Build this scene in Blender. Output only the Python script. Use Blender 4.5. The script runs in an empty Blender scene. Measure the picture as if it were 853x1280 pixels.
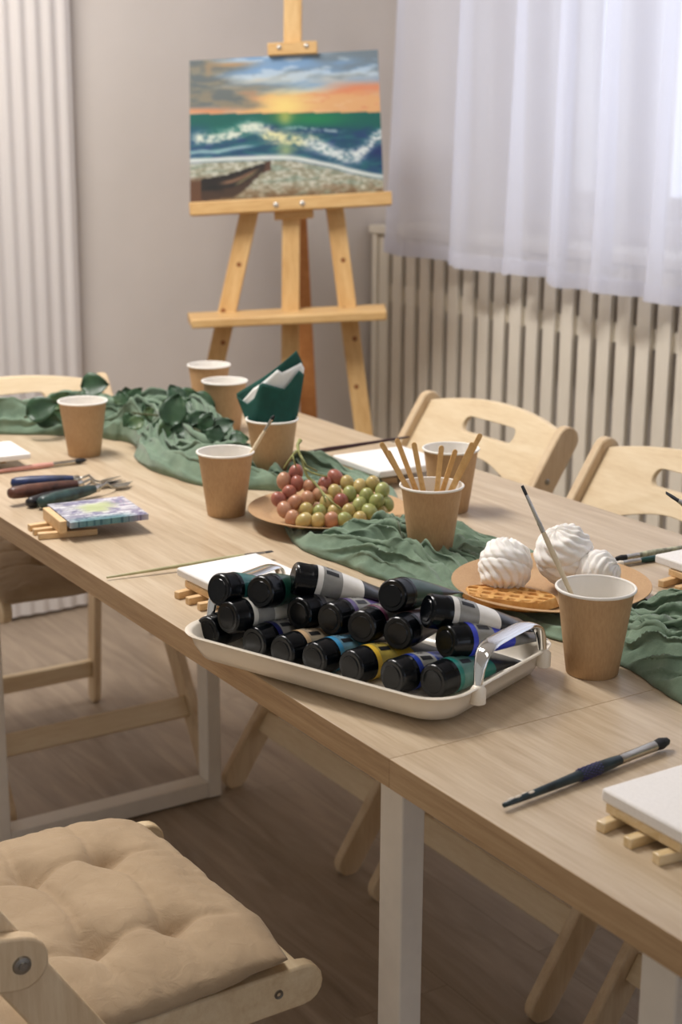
import bpy, bmesh, math, random
from mathutils import Vector, Matrix, noise
random.seed(7)
PI = math.pi
COL = bpy.context.scene.collection
SC = bpy.context.scene

# ------------------------------------------------------------------ camera
CAM = Vector((0, 0, 1.37))
F = 1900.77                      # focal length in pixels of an 853 px wide frame
RT = Vector((0.53699194, 0.84357070, 0.00530408))
DN = Vector((0.21736288, -0.13228602, -0.96708520))
FW = Vector((-0.81510308, 0.52046987, -0.25439748))

def ray(x, y):
    return RT*((x-426.5)/F) + DN*((y-640)/F) + FW
def at(x, y, z=0.75):            # point of the horizontal plane z seen there
    d = ray(x, y); return CAM + d*((z-CAM.z)/d.z)
def on_plane(x, y, p0, n):
    d = ray(x, y); return CAM + d*((p0-CAM).dot(n)/d.dot(n))
def at_depth(x, y, dep):
    return CAM + ray(x, y)*dep

cd = bpy.data.cameras.new('camera'); cam = bpy.data.objects.new('camera', cd); COL.objects.link(cam)
cd.sensor_fit = 'HORIZONTAL'; cd.sensor_width = 24.0; cd.lens = F*24.0/853
up, bk = -DN, -FW
cam.matrix_world = Matrix(((RT.x, up.x, bk.x, 0), (RT.y, up.y, bk.y, 0), (RT.z, up.z, bk.z, 1.37), (0, 0, 0, 1)))
cd.clip_start = .05; cd.clip_end = 60
cd.dof.use_dof = True; cd.dof.focus_distance = 1.80; cd.dof.aperture_fstop = 6.3
SC.camera = cam

# --------------------------------------------------------------- materials
def lin(c):
    return tuple((v/255/12.92 if v/255 <= .04045 else ((v/255+.055)/1.055)**2.4) for v in c)
class NT:
    def __init__(s, name):
        s.m = bpy.data.materials.new(name); s.m.use_nodes = True
        s.t = s.m.node_tree; s.b = s.t.nodes['Principled BSDF']; s.o = s.t.nodes['Material Output']
    def n(s, typ, **kw):
        nd = s.t.nodes.new(typ)
        for k, v in kw.items(): setattr(nd, k, v)
        return nd
    def l(s, a, b): s.t.links.new(a, b)
    def coord(s, scale=(1, 1, 1), rot=(0, 0, 0), kind='Object'):
        tc = s.n('ShaderNodeTexCoord'); mp = s.n('ShaderNodeMapping')
        mp.inputs['Scale'].default_value = scale; mp.inputs['Rotation'].default_value = rot
        s.l(tc.outputs[kind], mp.inputs['Vector']); return mp.outputs['Vector']
    def noise(s, vec, scale, detail=4, rough=.55, dist=0):
        nd = s.n('ShaderNodeTexNoise'); nd.inputs['Scale'].default_value = scale
        nd.inputs['Detail'].default_value = detail; nd.inputs['Roughness'].default_value = rough
        nd.inputs['Distortion'].default_value = dist
        if vec is not None: s.l(vec, nd.inputs['Vector'])
        return nd.outputs['Fac']
    def ramp(s, fac, stops):
        r = s.n('ShaderNodeValToRGB'); e = r.color_ramp.elements
        while len(e) < len(stops): e.new(.5)
        for i, (p, c) in enumerate(stops):
            e[i].position = p; e[i].color = (*lin(c), 1)
        s.l(fac, r.inputs['Fac']); return r.outputs['Color']
    def bump(s, h, strength=.2, dist=.002):
        b = s.n('ShaderNodeBump'); b.inputs['Strength'].default_value = strength; b.inputs['Distance'].default_value = dist
        s.l(h, b.inputs['Height']); s.l(b.outputs['Normal'], s.b.inputs['Normal'])
    def set(s, rough=.5, metal=0, spec=None, **kw):
        s.b.inputs['Roughness'].default_value = rough; s.b.inputs['Metallic'].default_value = metal
        if spec is not None: s.b.inputs['Specular IOR Level'].default_value = spec
        for k, v in kw.items(): s.b.inputs[k.replace('_', ' ')].default_value = v
        return s

def plain(name, c, rough=.5, metal=0, spec=None, var=.06, scale=30, bump=0, **kw):
    m = NT(name); v = m.noise(m.coord(), scale, 3)
    lo = tuple(x*(1-var) for x in c); hi = tuple(min(255, x*(1+var)) for x in c)
    m.l(m.ramp(v, [(.3, lo), (.7, hi)]), m.b.inputs['Base Color'])
    if bump: m.bump(v, bump)
    return m.set(rough, metal, spec, **kw).m

def wood(name, dark, mid, light, stretch=(1.2, 18, 18), scale=3, rough=.5, bump=.08, spec=.4, fine=1.0):
    m = NT(name); vec = m.coord(stretch)
    a = m.noise(vec, scale, 5, .6, .6); b = m.noise(vec, scale*7, 3, .6)
    mx = m.n('ShaderNodeMath', operation='MULTIPLY_ADD'); m.l(b, mx.inputs[0]); mx.inputs[1].default_value = .35*fine
    mm = m.n('ShaderNodeMath', operation='MULTIPLY'); m.l(a, mm.inputs[0]); mm.inputs[1].default_value = 1-.35*fine
    m.l(mm.outputs[0], mx.inputs[2])
    m.l(m.ramp(mx.outputs[0], [(.32, dark), (.5, mid), (.66, light)]), m.b.inputs['Base Color'])
    m.bump(mx.outputs[0], bump, .001)
    return m.set(rough, 0, spec).m

M = {}
M['wall'] = plain('wall_paint', (214, 206, 199), .85, var=.012, scale=4, spec=.2)
M['ceiling'] = plain('ceiling_paint', (228, 225, 220), .9, var=.01)
M['white_paint'] = plain('white_lacquer', (222, 214, 204), .45, var=.02, scale=6)
M['slat'] = plain('slat_lacquer', (236, 228, 212), .5, var=.02, scale=5)
M['leg_white'] = plain('leg_powder_coat', (232, 224, 212), .45, var=.015)
M['table'] = wood('table_oak_laminate', (172, 149, 120), (191, 170, 142), (205, 187, 161), (1.0, 16, 16), 2.6, .36, .06, .5)
M['table_edge'] = wood('table_edge_band', (156, 123, 88), (180, 148, 110), (194, 163, 126), (1.0, 1, 30), 4, .5, .05)
M['ply'] = wood('birch_plywood', (198, 170, 134), (212, 187, 152), (222, 200, 167), (14, 14, 1.6), 2.4, .5, .04)
M['ply_x'] = wood('birch_plywood_panel', (212, 186, 148), (224, 202, 166), (232, 213, 180), (1.6, 14, 14), 2.4, .5, .04)
M['pine'] = wood('easel_pine', (200, 155, 98), (218, 178, 120), (229, 194, 138), (14, 14, 1.4), 2.2, .45, .05)
M['pine_x'] = wood('easel_pine_bar', (200, 155, 98), (218, 178, 120), (229, 194, 138), (2, 14, 14), 2.2, .45, .05)
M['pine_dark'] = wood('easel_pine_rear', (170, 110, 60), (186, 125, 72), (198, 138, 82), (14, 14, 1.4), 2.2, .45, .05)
M['mini_wood'] = wood('mini_easel_wood', (205, 165, 115), (222, 186, 138), (232, 200, 156), (12, 2, 12), 6, .5, .05)
M['wrapped_wood'] = wood('film_wrapped_wood', (214, 182, 130), (230, 204, 158), (240, 220, 184), (12, 2, 12), 6, .12, .4, .9)
M['stick'] = wood('stirrer_birch', (196, 150, 88), (214, 170, 108), (226, 186, 126), (14, 14, 1.5), 8, .55, .05)
M['knot'] = plain('pine_knot', (140, 84, 40), .5)
M['steel'] = plain('bolt_steel', (150, 146, 138), .32, 1, var=.05)
M['chrome'] = plain('chrome', (228, 228, 226), .06, 1, var=.01)
M['blade'] = plain('blade_steel', (176, 172, 164), .28, 1, var=.05)
M['ferrule'] = plain('ferrule_nickel', (190, 184, 172), .25, 1, var=.05)
M['enamel'] = plain('cream_enamel', (240, 230, 213), .28, var=.01, spec=.5, Coat_Weight=.3)
M['cap'] = plain('black_cap', (4, 7, 11), .22, var=.1, spec=.28)
M['label_grey'] = plain('label_silver_grey', (140, 139, 134), .35, var=.06, scale=60)
M['ink'] = plain('black_ink', (20, 20, 22), .5)
M['foil_dark'] = plain('tube_tail_dark', (42, 44, 48), .3, var=.2, scale=60)
M['foil_grey'] = plain('tube_tail_grey', (120, 120, 118), .35, var=.1, scale=60)
M['paper_white'] = plain('cup_lining', (243, 238, 230), .55, var=.01)
M['canvas'] = plain('white_canvas', (238, 234, 230), .8, var=.015, scale=300, bump=.15)
M['screw'] = plain('screw_plated', (215, 213, 208), .3, .8)
M['marsh'] = plain('zephyr_sugar', (251, 246, 240), .75, var=.02, scale=90, bump=.08, Subsurface_Weight=.15, Subsurface_Radius=(.01, .008, .006), Subsurface_Scale=.6)
M['stem'] = plain('grape_stem', (146, 148, 92), .6, var=.15, scale=60)
M['bark'] = plain('branch_stem', (70, 74, 42), .6)
M['white_nap'] = plain('white_napkin', (236, 238, 234), .85, var=.02)
M['bristle_dark'] = plain('dark_bristle', (24, 24, 26), .7, var=.25, scale=200, bump=.4)
M['bristle_white'] = plain('pale_bristle', (226, 216, 200), .7)
M['pane_bright'] = None
M['glass_bottle'] = plain('diffuser_glass', (64, 62, 68), .3)
M['reed'] = plain('reed', (60, 56, 58), .7)

def mat_kraft():
    m = NT('kraft_paper'); v = m.coord()
    a = m.noise(v, 14, 3); b = m.noise(m.coord((1, 1, .25)), 420, 2)
    mx = m.n('ShaderNodeMath', operation='MULTIPLY_ADD'); m.l(b, mx.inputs[0]); mx.inputs[1].default_value = .45
    mm = m.n('ShaderNodeMath', operation='MULTIPLY'); m.l(a, mm.inputs[0]); mm.inputs[1].default_value = .55; m.l(mm.outputs[0], mx.inputs[2])
    m.l(m.ramp(mx.outputs[0], [(.3, (176, 139, 100)), (.7, (200, 165, 124))]), m.b.inputs['Base Color'])
    return m.set(.62, 0, .35).m
M['kraft'] = mat_kraft()
def mat_gauze():
    m = NT('green_gauze')
    a = m.noise(m.coord(), 26, 4)
    m.l(m.ramp(a, [(.3, (99, 119, 101)), (.7, (128, 148, 126))]), m.b.inputs['Base Color'])
    w = m.n('ShaderNodeTexNoise'); w.inputs['Scale'].default_value = 420; w.inputs['Detail'].default_value = 2
    m.l(m.coord(), w.inputs['Vector']); m.bump(w.outputs['Fac'], .35, .001)
    return m.set(.95, 0, .1, Sheen_Weight=.25).m
M['gauze'] = mat_gauze()
def mat_cushion():
    m = NT('beige_cotton'); a = m.noise(m.coord(), 12, 4)
    m.l(m.ramp(a, [(.3, (168, 145, 117)), (.7, (182, 159, 130))]), m.b.inputs['Base Color'])
    b = m.noise(m.coord(), 38, 5, .6, 1.2); m.bump(b, .35, .006)
    return m.set(.85, 0, .15, Sheen_Weight=.15).m
M['cotton'] = mat_cushion()
def mat_floor():
    m = NT('floor_laminate')
    tc = m.n('ShaderNodeTexCoord')
    br = m.n('ShaderNodeTexBrick'); br.offset = .37; br.inputs['Scale'].default_value = 1
    br.inputs['Brick Width'].default_value = 1.28; br.inputs['Row Height'].default_value = .19
    br.inputs['Mortar Size'].default_value = .0012; br.inputs['Mortar Smooth'].default_value = .3
    br.inputs['Color1'].default_value = (.35, .35, .35, 1); br.inputs['Color2'].default_value = (.65, .65, .65, 1); br.inputs['Mortar'].default_value = (0, 0, 0, 1)
    m.l(tc.outputs['Object'], br.inputs['Vector'])
    mp = m.n('ShaderNodeMapping'); mp.inputs['Scale'].default_value = (1.1, 9, 1); m.l(tc.outputs['Object'], mp.inputs['Vector'])
    ad = m.n('ShaderNodeVectorMath', operation='ADD'); m.l(mp.outputs[0], ad.inputs[0]); m.l(br.outputs['Color'], ad.inputs[1])
    g = m.noise(ad.outputs[0], 2.2, 6, .62, 1.0)
    mx = m.n('ShaderNodeMath', operation='MULTIPLY_ADD'); m.l(br.outputs['Color'], mx.inputs[0]); mx.inputs[1].default_value = .25
    mm = m.n('ShaderNodeMath', operation='MULTIPLY'); m.l(g, mm.inputs[0]); mm.inputs[1].default_value = .75; m.l(mm.outputs[0], mx.inputs[2])
    m.l(m.ramp(mx.outputs[0], [(.2, (104, 90, 76)), (.42, (146, 129, 111)), (.62, (172, 154, 134))]), m.b.inputs['Base Color'])
    m.bump(mx.outputs[0], .06, .001)
    return m.set(.42, 0, .45).m
M['floor'] = mat_floor()
def mat_sheer(name, col, transp, transl):
    m = NT(name); t = m.t
    tr = m.n('ShaderNodeBsdfTransparent'); tl = m.n('ShaderNodeBsdfTranslucent'); df = m.n('ShaderNodeBsdfDiffuse')
    wv = m.n('ShaderNodeTexWave'); wv.inputs['Scale'].default_value = 60; m.l(m.coord((1, 1, .02)), wv.inputs['Vector'])
    c = m.ramp(wv.outputs['Fac'], [(0, tuple(x*.985 for x in col)), (1, col)])
    m.l(c, df.inputs['Color']); m.l(c, tl.inputs['Color'])
    a = m.n('ShaderNodeMixShader'); a.inputs[0].default_value = transl; m.l(df.outputs[0], a.inputs[1]); m.l(tl.outputs[0], a.inputs[2])
    b = m.n('ShaderNodeMixShader'); b.inputs[0].default_value = transp; m.l(a.outputs[0], b.inputs[1]); m.l(tr.outputs[0], b.inputs[2])
    m.l(b.outputs[0], m.o.inputs['Surface']); return m.m
M['sheer'] = mat_sheer('sheer_voile', (240, 241, 250), .22, .5)
M['ribbed'] = mat_sheer('ribbed_white_fabric', (232, 226, 222), .0, .15)
def mat_glass():
    m = NT('window_glass'); tr = m.n('ShaderNodeBsdfTransparent'); gl = m.n('ShaderNodeBsdfGlossy'); gl.inputs['Roughness'].default_value = .02
    mx = m.n('ShaderNodeMixShader'); mx.inputs[0].default_value = .06; m.l(tr.outputs[0], mx.inputs[1]); m.l(gl.outputs[0], mx.inputs[2])
    m.l(mx.outputs[0], m.o.inputs['Surface']); return m.m
M['glass'] = mat_glass()
def mat_vcol(name, rough=.6, **kw):
    m = NT(name); a = m.n('ShaderNodeVertexColor', layer_name='Col'); m.l(a.outputs['Color'], m.b.inputs['Base Color'])
    b = m.noise(m.coord(), 160, 3); m.bump(b, .2, .001)
    return m.set(rough, **kw).m
M['paint'] = mat_vcol('oil_paint', .5)
M['impasto'] = mat_vcol('impasto_paint', .45)
def mat_leaf():
    m = NT('leaf_green'); a = m.noise(m.coord(), 16, 3)
    m.l(m.ramp(a, [(.3, (40, 62, 46)), (.55, (56, 84, 58)), (.75, (98, 118, 74))]), m.b.inputs['Base Color'])
    return m.set(.4, 0, .4).m
M['leaf'] = mat_leaf()
def mat_grape(name, a, b):
    m = NT(name); v = m.noise(m.coord(), 45, 3)
    m.l(m.ramp(v, [(.3, a), (.7, b)]), m.b.inputs['Base Color'])
    return m.set(.3, 0, .5, Subsurface_Weight=.35, Subsurface_Radius=(.012, .008, .004), Subsurface_Scale=.5).m
M['g_green'] = mat_grape('grape_green', (138, 144, 84), (172, 174, 114))
M['g_yellow'] = mat_grape('grape_amber', (176, 158, 98), (198, 176, 120))
M['g_pink'] = mat_grape('grape_pink', (176, 124, 98), (196, 152, 120))
M['g_red'] = mat_grape('grape_red', (144, 84, 74), (176, 112, 92))
M['napkin'] = plain('green_napkin', (12, 72, 62), .8, var=.08, scale=60)
def mat_waffle():
    m = NT('waffle'); a = m.noise(m.coord(), 55, 4)
    m.l(m.ramp(a, [(.3, (186, 124, 60)), (.6, (216, 164, 92)), (.8, (230, 188, 122))]), m.b.inputs['Base Color']); m.bump(a, .3, .002)
    return m.set(.7).m
M['waffle'] = mat_waffle()
def paint_mat(n, c): return plain('paint_'+n, c, .32, var=.04)
M['h_blue'] = plain('handle_blue', (30, 42, 78), .4, var=.25, scale=60)
M['h_brown'] = plain('handle_brown', (84, 52, 40), .42, var=.25, scale=60)
M['h_black'] = plain('handle_black', (26, 24, 28), .4, var=.25, scale=60)
M['h_green'] = plain('handle_dark_green', (38, 58, 56), .4, var=.35, scale=60)
M['h_pink'] = plain('handle_pink', (206, 150, 136), .45)
M['h_olive'] = plain('handle_olive', (176, 170, 128), .5, var=.1)
M['h_maroon'] = plain('handle_maroon', (52, 24, 28), .35)
M['h_ebony'] = plain('handle_ebony', (26, 40, 44), .35, var=.5, scale=40)
M['h_bare'] = plain('handle_bare', (222, 204, 172), .5)
M['h_emerald'] = plain('handle_emerald', (14, 62, 54), .35)
M['h_mottled'] = plain('handle_mottled', (150, 150, 126), .45, var=.35, scale=120)

# ----------------------------------------------------------------- helpers
class MB:
    """collects shapes, then builds ONE mesh object"""
    def __init__(s): s.b = bmesh.new(); s.mi = 0
    def _tag(s, faces):
        for f in faces: f.material_index = s.mi
    def box(s, c, size, rot=None):
        r = bmesh.ops.create_cube(s.b, size=1)
        mt = Matrix.Translation(Vector(c)) @ (rot.to_4x4() if rot else Matrix()) @ Matrix.Diagonal((*size, 1))
        bmesh.ops.transform(s.b, matrix=mt, verts=r['verts'])
        s._tag({f for v in r['verts'] for f in v.link_faces}); return s
    def loft(s, rings, cap=True, closed=True):
        vs = [[s.b.verts.new(p) for p in r] for r in rings]; n = len(vs[0]); fs = []
        for a, b in zip(vs, vs[1:]):
            for i in range(n if closed else n-1):
                j = (i+1) % n; fs.append(s.b.faces.new((a[i], a[j], b[j], b[i])))
        if cap and closed:
            fs.append(s.b.faces.new(list(reversed(vs[0])))); fs.append(s.b.faces.new(vs[-1]))
        s._tag(fs); return s
    def lathe(s, prof, n=40, origin=(0, 0, 0), rot=None, cap=False):
        o = Vector(origin); R_ = rot or Matrix.Identity(3)
        rings = [[o + R_ @ Vector((r*math.cos(2*PI*i/n), r*math.sin(2*PI*i/n), z)) for i in range(n)] for r, z in prof]
        return s.loft(rings, cap)
    def tube(s, pts, rad, n=10, flat=None):
        pts = [Vector(p) for p in pts]; rings = []
        if not isinstance(rad, (list, tuple)): rad = [rad]*len(pts)
        up_ = Vector((0, 0, 1))
        for i, p in enumerate(pts):
            t = (pts[min(i+1, len(pts)-1)] - pts[max(i-1, 0)]).normalized()
            ref = up_ if abs(t.dot(up_)) < .95 else Vector((0, 1, 0))
            sx = t.cross(ref).normalized(); sy = sx.cross(t).normalized()
            r = rad[i]; rx, ry = (r if isinstance(r, tuple) else (r, r))
            rings.append([p + sx*rx*math.cos(2*PI*k/n) + sy*ry*math.sin(2*PI*k/n) for k in range(n)])
        return s.loft(rings, True)
    def prism(s, poly, axis, lo, hi):
        """polygon (list of 2-tuples) extruded along axis 0/1/2"""
        def mk(a, h):
            if axis == 0: return (h, a[0], a[1])
            if axis == 1: return (a[0], h, a[1])
            return (a[0], a[1], h)
        return s.loft([[mk(p, lo) for p in poly], [mk(p, hi) for p in poly]], True)
    def ell(s, c, r, rot=None, u=18, v=12):
        x = bmesh.ops.create_uvsphere(s.b, u_segments=u, v_segments=v, radius=1)
        mt = Matrix.Translation(Vector(c)) @ (rot.to_4x4() if rot else Matrix()) @ Matrix.Diagonal((*r, 1))
        bmesh.ops.transform(s.b, matrix=mt, verts=x['verts']); s._tag({f for q in x['verts'] for f in q.link_faces}); return s
    def grid(s, fn, nu, nv, closed_u=False):
        vs = [[s.b.verts.new(fn(i/nu, j/nv)) for j in range(nv+1)] for i in range(nu+1)]
        fs = [s.b.faces.new((vs[i][j], vs[i+1][j], vs[i+1][j+1], vs[i][j+1])) for i in range(nu) for j in range(nv)]
        s._tag(fs); return s
    def build(s, name, mats, parent=None, bevel=0, smooth=40, label=None, solid=0, seg=2, sub=0, recalc=True):
        if recalc: bmesh.ops.recalc_face_normals(s.b, faces=s.b.faces[:])
        me = bpy.data.meshes.new(name); s.b.to_mesh(me); s.b.free()
        if not isinstance(mats, (list, tuple)): mats = [mats]
        for m in mats: me.materials.append(m)
        for p in me.polygons: p.use_smooth = smooth > 0
        if 0 < smooth < 180: me.set_sharp_from_angle(angle=math.radians(smooth))
        o = bpy.data.objects.new(name, me); COL.objects.link(o)
        if parent: o.parent = parent
        if solid:
            md = o.modifiers.new('solid', 'SOLIDIFY'); md.thickness = solid; md.offset = 0
        if bevel:
            md = o.modifiers.new('bevel', 'BEVEL'); md.width = bevel; md.segments = seg; md.limit_method = 'ANGLE'; md.angle_limit = math.radians(40)
        if sub:
            md = o.modifiers.new('sub', 'SUBSURF'); md.levels = sub; md.render_levels = sub
        if label: o['label'] = label
        return o

def tag(o, label, cat, group=None, kind=None):
    o['label'] = label; o['category'] = cat
    if group: o['group'] = group
    if kind: o['kind'] = kind
    return o
def thing(name, label, cat, loc=(0, 0, 0), rotz=0, group=None):
    o = bpy.data.objects.new(name, None); COL.objects.link(o); o.empty_display_size = .05
    o.location = loc; o.rotation_euler = (0, 0, rotz)
    return tag(o, label, cat, group)
def struct(o): o['kind'] = 'structure'; return o
def dup(root, loc, rotz, label, group=None):
    r = root.copy(); COL.objects.link(r); r.location = loc; r.rotation_euler = (0, 0, rotz); r['label'] = label
    if group: r['group'] = group
    for ch in list(root.children):
        c = ch.copy(); COL.objects.link(c); c.parent = r
        for g in list(ch.children):
            d = g.copy(); COL.objects.link(d); d.parent = c
    return r
def rrect(w, h, r, n=6, cx=0, cy=0):
    pts = []
    for sx, sy, a0 in ((1, 1, 0), (-1, 1, 90), (-1, -1, 180), (1, -1, 270)):
        for k in range(n+1):
            a = math.radians(a0 + 90*k/n); pts.append((cx+sx*(w/2-r)+r*math.cos(a), cy+sy*(h/2-r)+r*math.sin(a)))
    return pts
def capsule(p, q, w, n=8):
    """2-D board outline with rounded ends"""
    p, q = Vector(p), Vector(q); d = (q-p).normalized(); a0 = math.atan2(d.y, d.x); out = []
    for k in range(n+1):
        a = a0 - PI/2 + PI*k/n; out.append((q.x+w/2*math.cos(a), q.y+w/2*math.sin(a)))
    for k in range(n+1):
        a = a0 + PI/2 + PI*k/n; out.append((p.x+w/2*math.cos(a), p.y+w/2*math.sin(a)))
    return out
def rot_to(d, upv=(0, 0, 1)):
    """rotation whose local x axis is d and whose z axis leans to upv"""
    x = Vector(d).normalized(); y = Vector(upv).cross(x).normalized(); z = x.cross(y)
    return Matrix(((x.x, y.x, z.x), (x.y, y.y, z.y), (x.z, y.z, z.z)))
def fbm(p, o=3): return noise.fractal(Vector(p), 1.0, 2.0, o)

# ------------------------------------------------------------------- room
XB, YW, ZC = -3.92, 2.80, 2.75
b = MB(); b.box(((XB+2.6)/2, 0.35, -.03), (2.6-XB+.3, 5.2, .06)); struct(b.build('floor', M['floor'], smooth=0))
b = MB(); b.box((XB-.05, 0.35, ZC/2), (.1, 5.2, ZC)); struct(b.build('wall_back', M['wall'], smooth=0))
WX0, WX1, WZ0, WZ1 = -3.42, -.6, 1.10, 2.45
b = MB(); d_ = .26
yc = YW+d_/2
b.box(((XB+WX0)/2, yc, ZC/2), (WX0-XB, d_, ZC)); b.box(((WX1+2.6)/2, yc, ZC/2), (2.6-WX1, d_, ZC))
b.box(((WX0+WX1)/2, yc, WZ0/2), (WX1-WX0, d_, WZ0)); b.box(((WX0+WX1)/2, yc, (WZ1+ZC)/2), (WX1-WX0, d_, ZC-WZ1))
struct(b.build('wall_right', M['wall'], smooth=0))
b = MB(); b.box(((XB+2.6)/2, 0.35, ZC+.03), (2.6-XB+.3, 5.2, .06)); struct(b.build('ceiling', M['ceiling'], smooth=0))
b = MB(); b.box((XB+.008, 0.3, .035), (.016, 4.9, .07)); struct(b.build('baseboard_back', M['white_paint'], bevel=.003))
# window: frame, two mullions, panes
wr = bpy.data.objects.new('window_1', None); COL.objects.link(wr); wr.location = (0, YW+.16, 0); struct(wr)
b = MB(); fw = .055
b.box(((WX0+WX1)/2, 0, WZ0+fw/2), (WX1-WX0, .07, fw)); b.box(((WX0+WX1)/2, 0, WZ1-fw/2), (WX1-WX0, .07, fw))
for x in (WX0+fw/2, WX1-fw/2): b.box((x, 0, (WZ0+WZ1)/2), (fw, .07, WZ1-WZ0-2*fw))
for x in (-3.145, -2.02): b.box((x, 0, (WZ0+WZ1)/2), (.2, .07, WZ1-WZ0-2*fw))
b.build('window_frame', M['white_paint'], wr, bevel=.004)
b = MB()
for x0, x1 in ((WX0+fw, -3.245), (-3.045, -2.12), (-1.92, WX1-fw)):
    b.box(((x0+x1)/2, 0, (WZ0+WZ1)/2), (x1-x0, .006, WZ1-WZ0-2*fw))
b.build('window_pane', M['glass'], wr, smooth=0)

# radiator screen under the window
rs = thing('radiator_screen', 'long cream slatted radiator screen with a ledge under the window', 'radiator screen', (0, 2.6, 0))
P_, SW = .0705, .046
b = MB(); x = -3.865
while x < .6:
    b.box((x+SW/2, .008, .515), (SW, .016, .99)); x += P_
b.build('slat_panel', M['slat'], rs, bevel=.0025)
b = MB()
for z in (.06, .84, 1.0): b.box((-1.65, .024, z), (4.46, .016, .05))
b.build('rail', M['slat'], rs, bevel=.002)
b = MB(); b.box((-1.65, .09, 1.028), (4.5, .21, .024)); b.build('ledge', M['slat'], rs, bevel=.003)
b = MB(); b.box((-3.88, .09, .508), (.02, .2, 1.016)); b.build('end_panel', M['slat'], rs, bevel=.003)

# sheer curtain over the window
def curtain_fn(u, v):
    x = -3.60 + u*3.95
    q = (x+3.60)/.23 + .32*math.sin(x*2.3+.4) + .2*math.sin(x*5.1+2)
    p = q - math.floor(q); rise = .80
    s = -math.cos(PI*p/rise) if p < rise else math.cos(PI*(p-rise)/(1-rise))
    k = math.floor(q)
    drop = (.010*math.sin(k*2.4)+.004)*(1-v)
    amp = .016 + .022*(1-v)
    z = .985-.030*(x+3.66)*(1-v) - drop*.6*(1 if p < rise else 1-(p-rise)/(1-rise)) + (ZC-.03-.985)*v
    fold = .03*(1-v)*(math.sin(PI*(p-rise)/(1-rise)) if p > rise else 0)
    return (x - fold*1.4 - .085*(1-v)*max(0, 1-u*9), 2.505 + amp*s + .005*math.sin(q*15+z*2), z)
b = MB(); b.grid(curtain_fn, 700, 30)
o = b.build('sheer_curtain', M['sheer'], smooth=180, recalc=False); tag(o, 'sheer white voile curtain hanging over the window and radiator screen', 'curtain')
# hem of the sheer
b = MB(); b.grid(lambda u, v: (lambda p: (p[0], p[1]-.003, p[2]))(curtain_fn(u, v*.022)), 700, 2)
b.build('hem', M['sheer'], o, smooth=180, recalc=False)
# ribbed white curtain on the back wall
def ribbed_fn(u, v):
    y = -1.2 + u*2.826
    r = math.sin(y*2*PI/.042)
    return (XB+.055 + .0038*r + .012*math.sin(y*9+1), y + .012*(v-.5), .012 + v*(ZC-.04))
b = MB(); b.grid(ribbed_fn, 700, 12)
tag(b.build('ribbed_curtain', M['ribbed'], smooth=180, recalc=False), 'ribbed white fabric curtain reaching the floor on the back wall', 'curtain')

# reed diffuser on the ledge behind the sheer
pb = at(605, 272, 1.041)
rd = thing('reed_diffuser', 'small grey bottle with reeds on the ledge behind the sheer curtain', 'bottle', (pb.x, min(pb.y, 2.72), 1.041))
b = MB(); b.lathe([(0.0005, 0), (.03, 0), (.032, .004), (.032, .075), (.028, .088), (.013, .098), (.012, .118), (.009, .118), (.009, .05), (.0005, .05)], 28)
b.build('bottle', M['glass_bottle'], rd)
for k, (dx, dy) in enumerate(((-.03, .01), (.035, .0), (-.012, .03))):
    b = MB(); b.tube([(-dx*.15, -dy*.15, .055), (dx, dy, .26)], .0022, 6); b.build('reed', M['reed'], rd)

# ------------------------------------------------------------------ tables
TY0, TY1, TZ = .793, 1.64, .75
def make_table(name, x0, x1, legs, label):
    t = thing(name, label, 'table', ((x0+x1)/2, (TY0+TY1)/2, 0), 0, 'work tables pushed end to end')
    w = x1-x0; dp = TY1-TY0; cx = (x0+x1)/2; cy = (TY0+TY1)/2
    b = MB(); b.box((0, 0, TZ-.016), (w, dp, .032))
    o = b.build('tabletop', [M['table'], M['table_edge']], t, bevel=.0007, smooth=30)
    for p in o.data.polygons:
        if abs(p.normal.z) < .5: p.material_index = 1
    fy0, fy1 = .868, 1.351
    for lx in legs:
        lx -= cx
        for y in (fy0+.015, fy1-.015):
            b = MB(); b.box((lx, y-cy, .36), (.044, .03, .715)); b.build('leg', M['leg_white'], t, bevel=.002)
        b = MB(); b.box((lx, (fy0+fy1)/2-cy, .0215), (.044, fy1-fy0-.06, .035)); b.build('foot_bar', M['leg_white'], t, bevel=.002)
        b = MB(); b.box((lx, (fy0+fy1)/2-cy, .7), (.044, fy1-fy0-.06, .034)); b.build('top_rail', M['leg_white'], t, bevel=.002)
    return t
make_table('work_table', -3.0, -1.1501, (-2.59, -1.254), 'pale oak work table on white legs carrying tray, grapes and napkins')
make_table('work_table', -1.1499, .72, (-.842, .4), 'pale oak work table continuing towards the viewer with the thick dark brush')

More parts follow.
